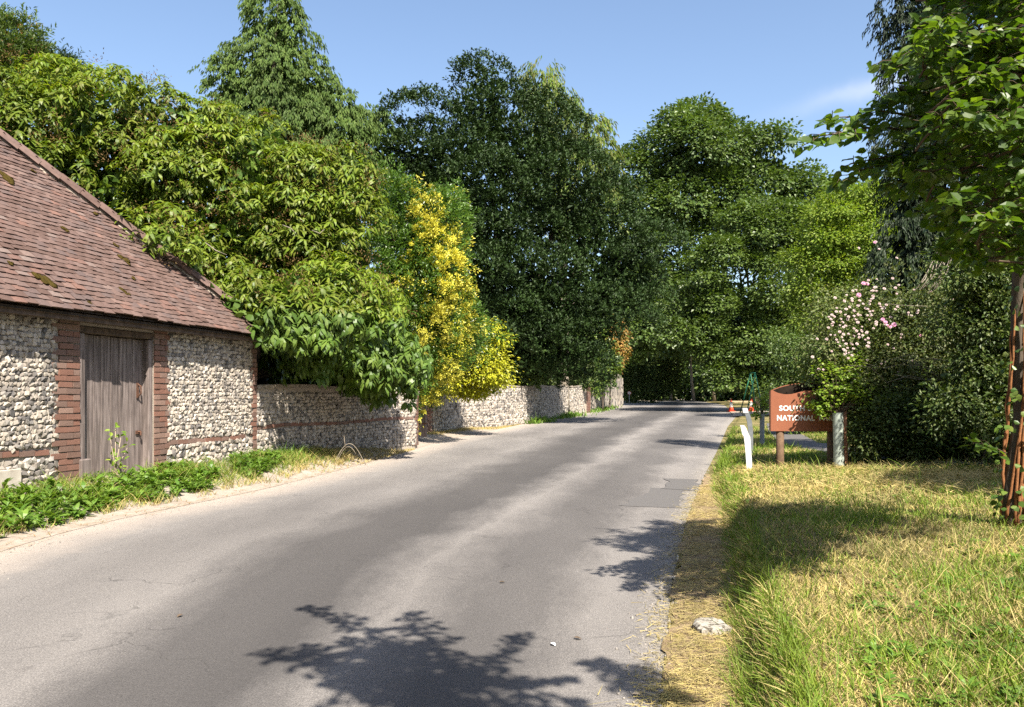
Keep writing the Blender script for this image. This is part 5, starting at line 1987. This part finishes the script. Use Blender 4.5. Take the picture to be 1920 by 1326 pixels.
# ------------------------------------------------------------------ white marker posts
WP = plain('white_post_paint', (.46, .48, .46, 1), (.60, .61, .59, 1), 7, .5, .15)
WP_SHADE = plain('shaded_post_paint', (.10, .11, .115, 1), (.16, .17, .175, 1), 7, .6, .15)  # darker grey version of the white paint, shade put into the colour
def marker(label, P, w, d, mat, Y):
    pts = [at(x, y, Y) for x, y in P]
    pts[0][2] = float(bank_z(pts[0][0], pts[0][1])) - .1
    m = MB()
    V = []
    for p, ww in zip(pts, w):
        V += [p + [-ww, -d, 0], p + [ww, -d, 0], p + [ww * .8, d, 0], p + [-ww * .8, d, 0]]
    n = len(pts)
    m.add(V, [(4 * i + k, 4 * i + (k + 1) % 4, 4 * i + 4 + (k + 1) % 4, 4 * i + 4 + k) for i in range(n - 1) for k in range(4)] + [(3, 2, 1, 0), tuple(range(4 * n - 4, 4 * n))])
    root = empty('marker_post', (pts[0][0], pts[0][1], pts[0][2] + .1), label, 'post', 'bent marker posts on the bank')
    m.build('post', mat, root)
    return root, pts
r1, q1 = marker('bent white marker post standing nearest the road', [(1405, 880), (1404, 868), (1402, 840), (1400, 819), (1397, 814), (1393, 801), (1390.5, 797.5)], [.046, .046, .047, .05, .052, .042, .032], .022, WP, 12.9)
r2, q2 = marker('marker post with white tip and shade painted on in grey, leaning behind the white one', [(1407, 830), (1407, 812), (1405, 792), (1402, 780), (1398, 769), (1396.5, 766)], [.05, .05, .05, .05, .045, .035], .025, WP_SHADE, 16.5)
m = MB()
m.box(q2[4] + [-.052, -.032, -.06], (.10, 0, 0), (0, .064, 0), (-.02, 0, .10))
m.build('white_tip', WP, r2)

# ------------------------------------------------------------------ traffic cones
CO = plain('cone_orange', (.60, .075, .035, 1), (.70, .10, .045, 1), 4, .5, .05)
CW = plain('cone_white_sleeve', (.72, .72, .70, 1), (.82, .82, .80, 1), 4, .35, .02, .5)
def cone(label, px, py, hpx, Y):
    b = at(px, py, Y)
    b[2] = float(bank_z(b[0], b[1])) + .032
    s = hpx / F * Y
    root = empty('traffic_cone', b, label, 'traffic cone', 'cones at the side road')
    m = MB()
    m.box(b + [-.27 * s, -.27 * s, 0], (.54 * s, 0, 0), (0, .54 * s, 0), (0, 0, .05 * s))
    m.build('foot', CO, root, bevel=.01)
    prof = [(.05, .20), (.30, .155), (.72, .082), (1.0, .038)]
    m = MB()
    m.tube([b + UP * h * s for h, r in prof], [r * s for h, r in prof], 18)
    m.build('body', CO, root, True)
    m = MB()
    m.tube([b + UP * .33 * s, b + UP * .74 * s], [.158 * s, .083 * s], 18)
    m.build('sleeve', CW, root, True)
cone('orange and white traffic cone at the mouth of the side road', 1371, 766, 24, 53)
cone('orange and white traffic cone beside the green trestle', 1409, 767, 24, 52)

# green A-frame trestle
GR = plain('green_tube_paint', (.015, .10, .055, 1), (.025, .15, .08, 1), 10, .45, .1)
Yt = 48
root = empty('trestle', at(1418, 770, Yt), 'tall green tubular trestle standing under the layered tree', 'trestle')
ap = at(1416, 699, Yt)
for (px, dy) in ((1397, -.3), (1428, -.3), (1402, 1.6), (1434, 1.6)):
    e = at(px, 772, Yt)
    e[1] += dy
    e[2] = float(bank_z(e[0], e[1]))
    MB().tube([e, ap + np.array([.0, max(0, dy) * .6, 0])], .035, 8).build('leg', GR, root, True)
MB().tube([ap, ap + np.array([0, .95, 0])], .035, 8).build('crossbar', GR, root, True)

# small round sign on a post at the bend
Yr = 80
c = at(1180, 737, Yr)
root = empty('roundel_sign', (c[0], Yr, float(zr(Yr))), 'small round pale sign on a post at the bend', 'sign')
m = MB()
m.tube([(c[0], Yr + .03, .3), (c[0], Yr + .03, c[2] + .15)], .035, 8)
m.build('post', plain('galvanised_post', (.2, .2, .2, 1), (.3, .3, .3, 1), 5, .5), root, True)
m = MB()
m.tube([(c[0], Yr - .03, c[2]), (c[0], Yr, c[2])], .20, 20)
m.build('disc', plain('dull_sign_face', (.5, .46, .44, 1), (.6, .56, .54, 1), 5, .5), root)
m = MB()
V = []
for r in (.20, .155):
    V += [(c[0] + math.cos(2 * PI * k / 24) * r, Yr - .034, c[2] + math.sin(2 * PI * k / 24) * r) for k in range(24)]
m.add(V, [(k, (k + 1) % 24, 24 + (k + 1) % 24, 24 + k) for k in range(24)])
m.build('rim', plain('red_sign_rim', (.35, .05, .05, 1), (.42, .07, .06, 1), 5, .5), root)

# pale slab in the straw
X_, Y_ = ground_at(1334, 1187)
slab = MB()
th = np.linspace(0, 2 * PI, 15)[:-1]
top = []
for k in range(14):
    r = 1 + random.uniform(-.14, .14)
    top.append((X_ + .098 * math.copysign(abs(math.cos(th[k])) ** .6, math.cos(th[k])) * r, Y_ + .115 * math.copysign(abs(math.sin(th[k])) ** .6, math.sin(th[k])) * r))
zg = float(bank_z(X_, Y_))
V = [(x, y, zg - .02) for x, y in top] + [(x, y, zg + .035 + random.uniform(-.004, .004)) for x, y in top] + [(X_ + (x - X_) * .82, Y_ + (y - Y_) * .82, zg + .05 + random.uniform(-.008, .004)) for x, y in top] + [(X_, Y_, zg + .045)]
Q = [(k, (k + 1) % 14, 14 + (k + 1) % 14, 14 + k) for k in range(14)] + [(14 + k, 14 + (k + 1) % 14, 28 + (k + 1) % 14, 28 + k) for k in range(14)] + [(28 + k, 28 + (k + 1) % 14, 42) for k in range(14)]
slab.add(V, Q)
M = Mat('blotched_stone', .9, .1)
n1 = M.noise(24, 5, .7)
M.base(M.ramp(n1, [(.40, (.07, .06, .045, 1)), (.50, (.30, .275, .23, 1)), (.7, (.40, .37, .32, 1))])).bump(n1, .6, .01)
slab.build('stone_slab', M.m, None, label='pale blotched flat stone lying in the straw by the bank', cat='stone')

# ------------------------------------------------------------------ grass, straw, weeds, gravel
def scatter(n, ylo, yhi, olo, ohi, side, power=1.6):
    """plan points beside the road, denser towards the camera"""
    u = rng.random(n)
    Y = (ylo ** (1 - power) + u * (yhi ** (1 - power) - ylo ** (1 - power))) ** (1 / (1 - power))
    o = rng.uniform(olo, ohi, n)
    X = (rx(Y) + o) if side > 0 else (lx(Y) - o)
    return X, Y, o


def blades(X, Y, Z, h, w, lean, unit, name, mat, label, cat_dir=None, **kw):
    n = len(X)
    a = rng.uniform(0, 2 * PI, n)
    D = np.c_[np.cos(a) * lean, np.sin(a) * lean, np.ones(n)]
    if cat_dir is not None:
        D = D + cat_dir
    N = np.c_[np.cos(a + rng.normal(0, .6, n)), np.sin(a + rng.normal(0, .6, n)), np.full(n, .25)]
    lv = Leaves()
    lv.add(np.c_[X, Y, Z - .005], D, N, h, w)
    return leaf_obj(name, lv, unit, mat, None, label=label, kind='stuff', **kw)


# bank: dry and green turf
n = 150000
X, Y, o = scatter(n, 2.6, 30, .15, 5.2, 1, 1.75)
sw = strawW(Y)
inb = o > sw - .03 + rng.normal(0, .03, n)
face = (o > sw - .05) & (o < sw + .25)
patchn = vnoise(X, Y, .9, 21) + .5 * vnoise(X, Y, 2.7, 22)
sun_dry = patchn + .20 + .25 * np.exp(-((Y - 9.5) / 2.5) ** 2) - .5 * (o > 2.2) * (Y < 5) - .35 * (Y > 13) - .35 * face
dry = (rng.random(n) < 1 / (1 + np.exp(-(sun_dry) * 3.2))) & inb
# the footpath stays clear
pth = np.array([(10.5, 9.6), (7.6, 10.6), (6.6, 12.2), (6.5, 15), (6.9, 19), (8.5, 25), (11, 33)])
tt = np.linspace(0, 6, 120)
pth = np.stack([np.interp(tt, range(7), pth[:, k]) for k in range(2)], -1)
dist = np.min(np.hypot(X[:, None] - pth[None, :, 0], Y[:, None] - pth[None, :, 1]), axis=1)
inb &= dist > .42
dry &= dist > .42
grn = inb & ~dry
Z = bank_z(X, Y)
hn = np.exp(rng.normal(0, .35, n))
far = np.clip(Y / 5, 1, 3)
k = dry
blades(X[k], Y[k], Z[k], .046 * hn[k] * (1 + .3 * (far[k] - 1)), .0042 * far[k], 1.15 * rng.random(k.sum()) + .35, BLADE3, 'dry_grass', STRAW, 'short bleached dry grass on the bank')
k = grn
tall = 1 + .9 * (vnoise(X, Y, 1.7, 31) > .35) + .5 * face
blades(X[k], Y[k], Z[k], .052 * (hn * tall)[k] * (1 + .25 * (far[k] - 1)), .0048 * far[k], .75 * rng.random(k.sum()) + .15, BLADE3, 'green_grass', GRASS, 'short green grass on the bank')
# taller stems
X, Y, o = scatter(4200, 2.8, 14, .35, 5.0, 1, 1.5)
k = vnoise(X, Y, 1.2, 33) > -.1
X, Y = X[k], Y[k]
blades(X, Y, bank_z(X, Y), .16 * np.exp(rng.normal(0, .3, len(X))), .0055, .45, BLADE3, 'tall_grass', GRASS, 'scattered taller grass stems on the bank')
X, Y, o = scatter(1500, 2.8, 14, .35, 5.0, 1, 1.5)
blades(X, Y, bank_z(X, Y), .17 * np.exp(rng.normal(0, .3, len(X))), .0045, .8, BLADE3, 'tall_dry_grass', STRAW, 'scattered bleached grass stalks on the bank')
# broad-leaved plants in the turf
X, Y, o = scatter(700, 2.8, 9, .5, 4.6, 1, 1.4)
k = vnoise(X, Y, 1.1, 35) > .2
X, Y = X[k], Y[k]
lv = Leaves()
C0 = np.c_[X, Y, bank_z(X, Y) + .02]
clump_rosette(lv, C0, np.tile(UP, (len(C0), 1)), 8, .06, .024, .5, .1)
leaf_obj('low_weeds', lv, LEAF4, WEED, None, label='low broad leaved weeds in the bank turf', kind='stuff')
# overhanging fringe at the bank's lip
nn = 5000
Y = 2.6 + rng.random(nn) ** 1.4 * 11
o = strawW(Y) + rng.uniform(-.02, .2, nn)
X = rx(Y) + o
k = rng.random(nn) < .55
for sel, mt, nm, lb in ((k, GRASS, 'bank_fringe', 'green grass hanging over the bank edge'), (~k, STRAW, 'dry_bank_fringe', 'dry grass hanging over the bank edge')):
    blades(X[sel], Y[sel], bank_z(X[sel], Y[sel]), .075 * np.exp(rng.normal(0, .35, sel.sum())), .005, .6, BLADE3, nm, mt, lb, cat_dir=np.array([-.8, -.1, -.3]))
# cut straw on the road edge strip
nn = 24000
Y = 2.6 + rng.random(nn) ** 1.5 * 9.5
o = np.where(rng.random(nn) < .12, -np.abs(rng.normal(0, .10, nn)), rng.uniform(-.06, 1.05, nn) * (strawW(Y) + .06))
X = rx(Y) + o
kk = rng.random(nn) < np.interp(vnoise(X, Y, 3.0, 71), [-.6, .2], [.25, 1])
X, Y, o = X[kk], Y[kk], o[kk]
nn = len(X)
a = rng.normal(.25, 1.1, nn)
lv = Leaves()
lv.add(np.c_[X, Y, np.maximum(bank_z(X, Y), zr(Y) + .004) + .008 + rng.random(nn) * .022 * (o > 0)], np.c_[np.cos(a), np.sin(a), rng.normal(0, .10, nn)], UP + rng.normal(0, .4, (nn, 3)), .075 * np.exp(rng.normal(0, .4, nn)), .0042)
leaf_obj('cut_straw', lv, BLADE, STRAW, None, label='cut straw scattered along the road edge', kind='stuff')
# straw on the bank by the sapling
nn = 9000
a = rng.uniform(0, 2 * PI, nn)
X = 5.3 + rng.normal(0, 1.2, nn)
Y = 10.4 + rng.normal(0, 1.5, nn)
k = (X > rx(Y) + .5)
X, Y, a = X[k], Y[k], a[k]
lv = Leaves()
lv.add(np.c_[X, Y, bank_z(X, Y) + .02 + rng.random(len(X)) * .05], np.c_[np.cos(a), np.sin(a), rng.normal(.1, .25, len(X))], UP + rng.normal(0, .4, (len(X), 3)), .12 * np.exp(rng.normal(0, .4, len(X))), .008)
leaf_obj('cut_hay', lv, BLADE, STRAW, None, label='cut hay lying on the bank by the sapling', kind='stuff')

# left verge: weeds along the barn, then dry grass along the walls
def wall_off(Y):
    """plan x of the wall foot"""
    return np.where(Y < CY, -8.17 + .25 * Y, np.interp(Y, np.r_[p1.P[:, 1], p2.P[:, 1]], np.r_[p1.P[:, 0], p2.P[:, 0]]))


nn = 2300
Y = 6.5 + rng.random(nn) * 7.6
f = rng.random(nn) ** .8
wl_ = wall_off(Y) + .05
edge = lx(Y) - .12 - .18 * (vnoise(Y, Y * 0, 1.3, 41) + 1) * .5
X = wl_ + (edge - wl_) * f * np.interp(Y, [6, 10, 12.5, 14.2], [1.0, .92, .80, .55])
k = (vnoise(X, Y, 1.4, 43) > -.25) & (rng.random(nn) < .35 + .65 * f)
X, Y = X[k], Y[k]
C0 = np.c_[X, Y, verge_z(X, Y) + .01 + .09 * rng.random(len(X)) ** 2]
lv = Leaves()
q = rng.random(len(C0)) < .3
clump_rosette(lv, C0[q], np.tile(UP, (q.sum(), 1)), 8, .135, .052, .9, .25)
clump_rosette(lv, C0[~q], np.tile(UP, ((~q).sum(), 1)), 9, .052, .026, .7, .15)
leaf_obj('weed_leaves', lv, LEAF4, WEED, None, label='leafy green weeds along the foot of the barn', kind='stuff', singles=0)
nn = 24000
Y = 6.5 + rng.random(nn) * 10.0
f = rng.random(nn)
wl_ = wall_off(Y) + .03
edge = lx(Y) - .05 - .15 * (vnoise(Y, Y * 0, 1.3, 41) + 1)
X = wl_ + (edge - wl_) * f
pk = (vnoise(X, Y, 1.5, 47) > -.35) & (rng.random(nn) < np.interp(vnoise(X, Y, 1.5, 47), [-.35, .5], [.45, 1]))
X, Y, f, edge, wl_ = X[pk], Y[pk], f[pk], edge[pk], wl_[pk]
nn = len(X)
hv = np.interp(vnoise(X, Y, 2.0, 49), [-1, 1], [.5, 1.7])
dryk = rng.random(nn) < np.interp(Y, [6, 12.5, 14.5, 16], [.16, .25, .5, .9]) + .5 * (f > .85)
Z = verge_z(X, Y)
for sel, mt, nm, lb in ((~dryk, GRASS, 'verge_grass', 'green grass among the weeds by the barn'), (dryk, STRAW, 'dry_verge_grass', 'dry grass along the near wall foot')):
    blades(X[sel], Y[sel], Z[sel], (.11 if nm == 'verge_grass' else .09) * hv[sel] * np.exp(rng.normal(0, .4, sel.sum())), .007, .6, BLADE3, nm, mt, lb)
# trampled dry grass beyond, along both walls
nn = 22000
Y = 14 + rng.random(nn) ** 1.2 * 30
wl_ = wall_off(Y) + .03
X = wl_ + np.abs(rng.normal(0, .5, nn)) * np.interp(Y, [14, 17, 20, 23, 30, 44], [.9, 1.1, 1.0, .5, .5, .6])
k = (X < lx(Y) + .1) & ~((Y > 20.4) & (Y < 25.5))
X, Y = X[k], Y[k]
blades(X, Y, verge_z(X, Y), .07 * np.exp(rng.normal(0, .4, len(X))), .013, 1.2, BLADE, 'dry_wall_grass', STRAW, 'trampled dry grass along the foot of the garden walls')
nn = 2200
Y = np.concatenate([rng.normal(14.6, .7, 700), rng.normal(37, 1.0, 250), rng.normal(44, 1.4, 300), rng.normal(58, 3, 500)])
nn = len(Y)
X = wall_off(np.minimum(Y, 51)) + np.where(Y > 51, (Y - 51) * .24, 0) + np.abs(rng.normal(0, .35, nn)) + .1
blades(X, Y, verge_z(X, Y), np.where(Y < 20, .16, .26) * np.exp(rng.normal(0, .3, nn)), np.where(Y < 20, .012, .06), .5, BLADE3, 'wall_foot_weeds', WEED, 'green weed tufts at the foot of the garden walls')

# plant growing at the barn door
b = BW(DL + .42, .18, .22)
pl = empty('door_weed', b, 'straggly pale weed growing against the barn door', 'plant')
m = MB()
lv = Leaves()
for (dx, h) in ((-.10, .62), (.0, .72), (.10, .60), (.22, .45), (.05, .40)):
    tip = b + D3 * dx + UP * h
    m.tube([b, b + D3 * dx * .3 + UP * h * .5, tip], [.008, .006, .003], 5)
    q = tip + rng.normal(0, .04, (5, 3))
    lv.add(q, unit_dirs(5) + N3_ * .6, UP + N3_ * .8 + rng.normal(0, .3, (5, 3)), .075, .055)
    q = b + (tip - b) * rng.uniform(.3, .8, (4, 1)) + rng.normal(0, .03, (4, 3))
    lv.add(q, unit_dirs(4) + N3_ * .6, UP + N3_ * .6, .08, .05)
m.build('stem', DEADWOOD, pl, True)
leaf_obj('foliage', lv, LEAF6, SAPLING, pl, kind='stuff')

# arched dead bramble at the near wall
c = at(650, 868, 15.6)
hoop = MB()
zz = float(verge_z(c[0], c[1]))
hoop.tube([(c[0] - .25 + .62 * t, c[1] - .05 + .1 * t, zz + .42 * math.sin(PI * min(1, t * 1.02))) for t in np.linspace(0, 1, 14)], .0065, 5)
hoop.tube([(c[0] - .22 + .4 * t, c[1] + .02, zz + .36 * math.sin(PI * t * .8)) for t in np.linspace(0, 1, 10)], .0055, 5)
hoop.tube([(c[0] - .02, c[1], zz + .3), (c[0] - .05, c[1] - .02, zz + .58)], .007, 5)
hoop.build('dead_bramble', BARK_PALE, None, True, label='arched dead bramble stem at the foot of the near wall', cat='bramble')

# dry twigs and leaf litter on the shoulder, grit at the road edges
nn = 5200
Y = 2.8 + rng.random(nn) ** 1.6 * 12
sd = rng.random(nn) < .7
X = np.where(sd, rx(Y) - np.abs(rng.normal(0, .10, nn)) + .02, lx(np.maximum(Y, 6)) + rng.normal(.0, .25, nn))
Z = zr(Y) + .004
s_ = .0065 * np.exp(rng.normal(0, .45, nn))
Mx = np.einsum('n,ij->nij', s_, np.eye(3)) * rng.uniform(.6, 1.3, (nn, 1, 3))
V, T = stamp(ROCKS, np.c_[X, Y, Z], Mx)
obj('gravel', mesh_np('gravel', V, T, GRIT), kind='stuff', label='loose gravel along the broken road edges')
nn = 500
Y = 7 + rng.random(nn) * 12
X = lx(Y) - rng.normal(.05, .12, nn)
a = rng.normal(1.2, .6, nn)
lv = Leaves()
lv.add(np.c_[X, Y, verge_z(X, Y) + .012], np.c_[np.cos(a), np.sin(a), 0 * a], np.tile(UP, (nn, 1)), .14 * np.exp(rng.normal(0, .4, nn)), .007)
leaf_obj('verge_twigs', lv, BLADE, RUSTLEAF, None, label='dead twigs and stalks along the left verge', kind='stuff')
# a few dead leaves on the tarmac
for (px, py, lab) in ((343, 1155, 'small dead leaf on the tarmac near the left edge'), (1033, 1209, 'scrap of white litter on the tarmac'), (936, 1094, 'dark dead leaf in the middle of the lane'), (1075, 1199, 'dead leaf beside the branch shadow'), (1185, 1306, 'pale dead leaf in the branch shadow')):
    X_, Y_ = ground_at(px, py)
    u = LEAF6[0] * np.array([.03, .045, .05]) * random.uniform(.8, 1.2)
    a = random.uniform(0, 6)
    R_ = np.array([[math.cos(a), -math.sin(a), 0], [math.sin(a), math.cos(a), 0], [0, 0, 1]])
    me = mesh_np('fallen_leaf', u @ R_.T + [X_, Y_, .012], LEAF6[1], WHITE if 'white' in lab else (DEADWOOD if 'pale' in lab else TWIG))
    obj('litter_scrap' if 'white' in lab else 'fallen_leaf', me, None, label=lab, cat='litter' if 'white' in lab else 'leaf')

# sunlit clearing glimpsed under the layered tree
V = np.array([(24, 84, .44), (29.5, 84, .44), (33, 100, .62), (27, 100, .62)], float)
obj('field', mesh_np('field', V, np.array([(0, 1, 2, 3)]), FARFIELD), kind='structure', label='dry sunlit clearing beyond the layered tree')
print('TRIS', TRIS)
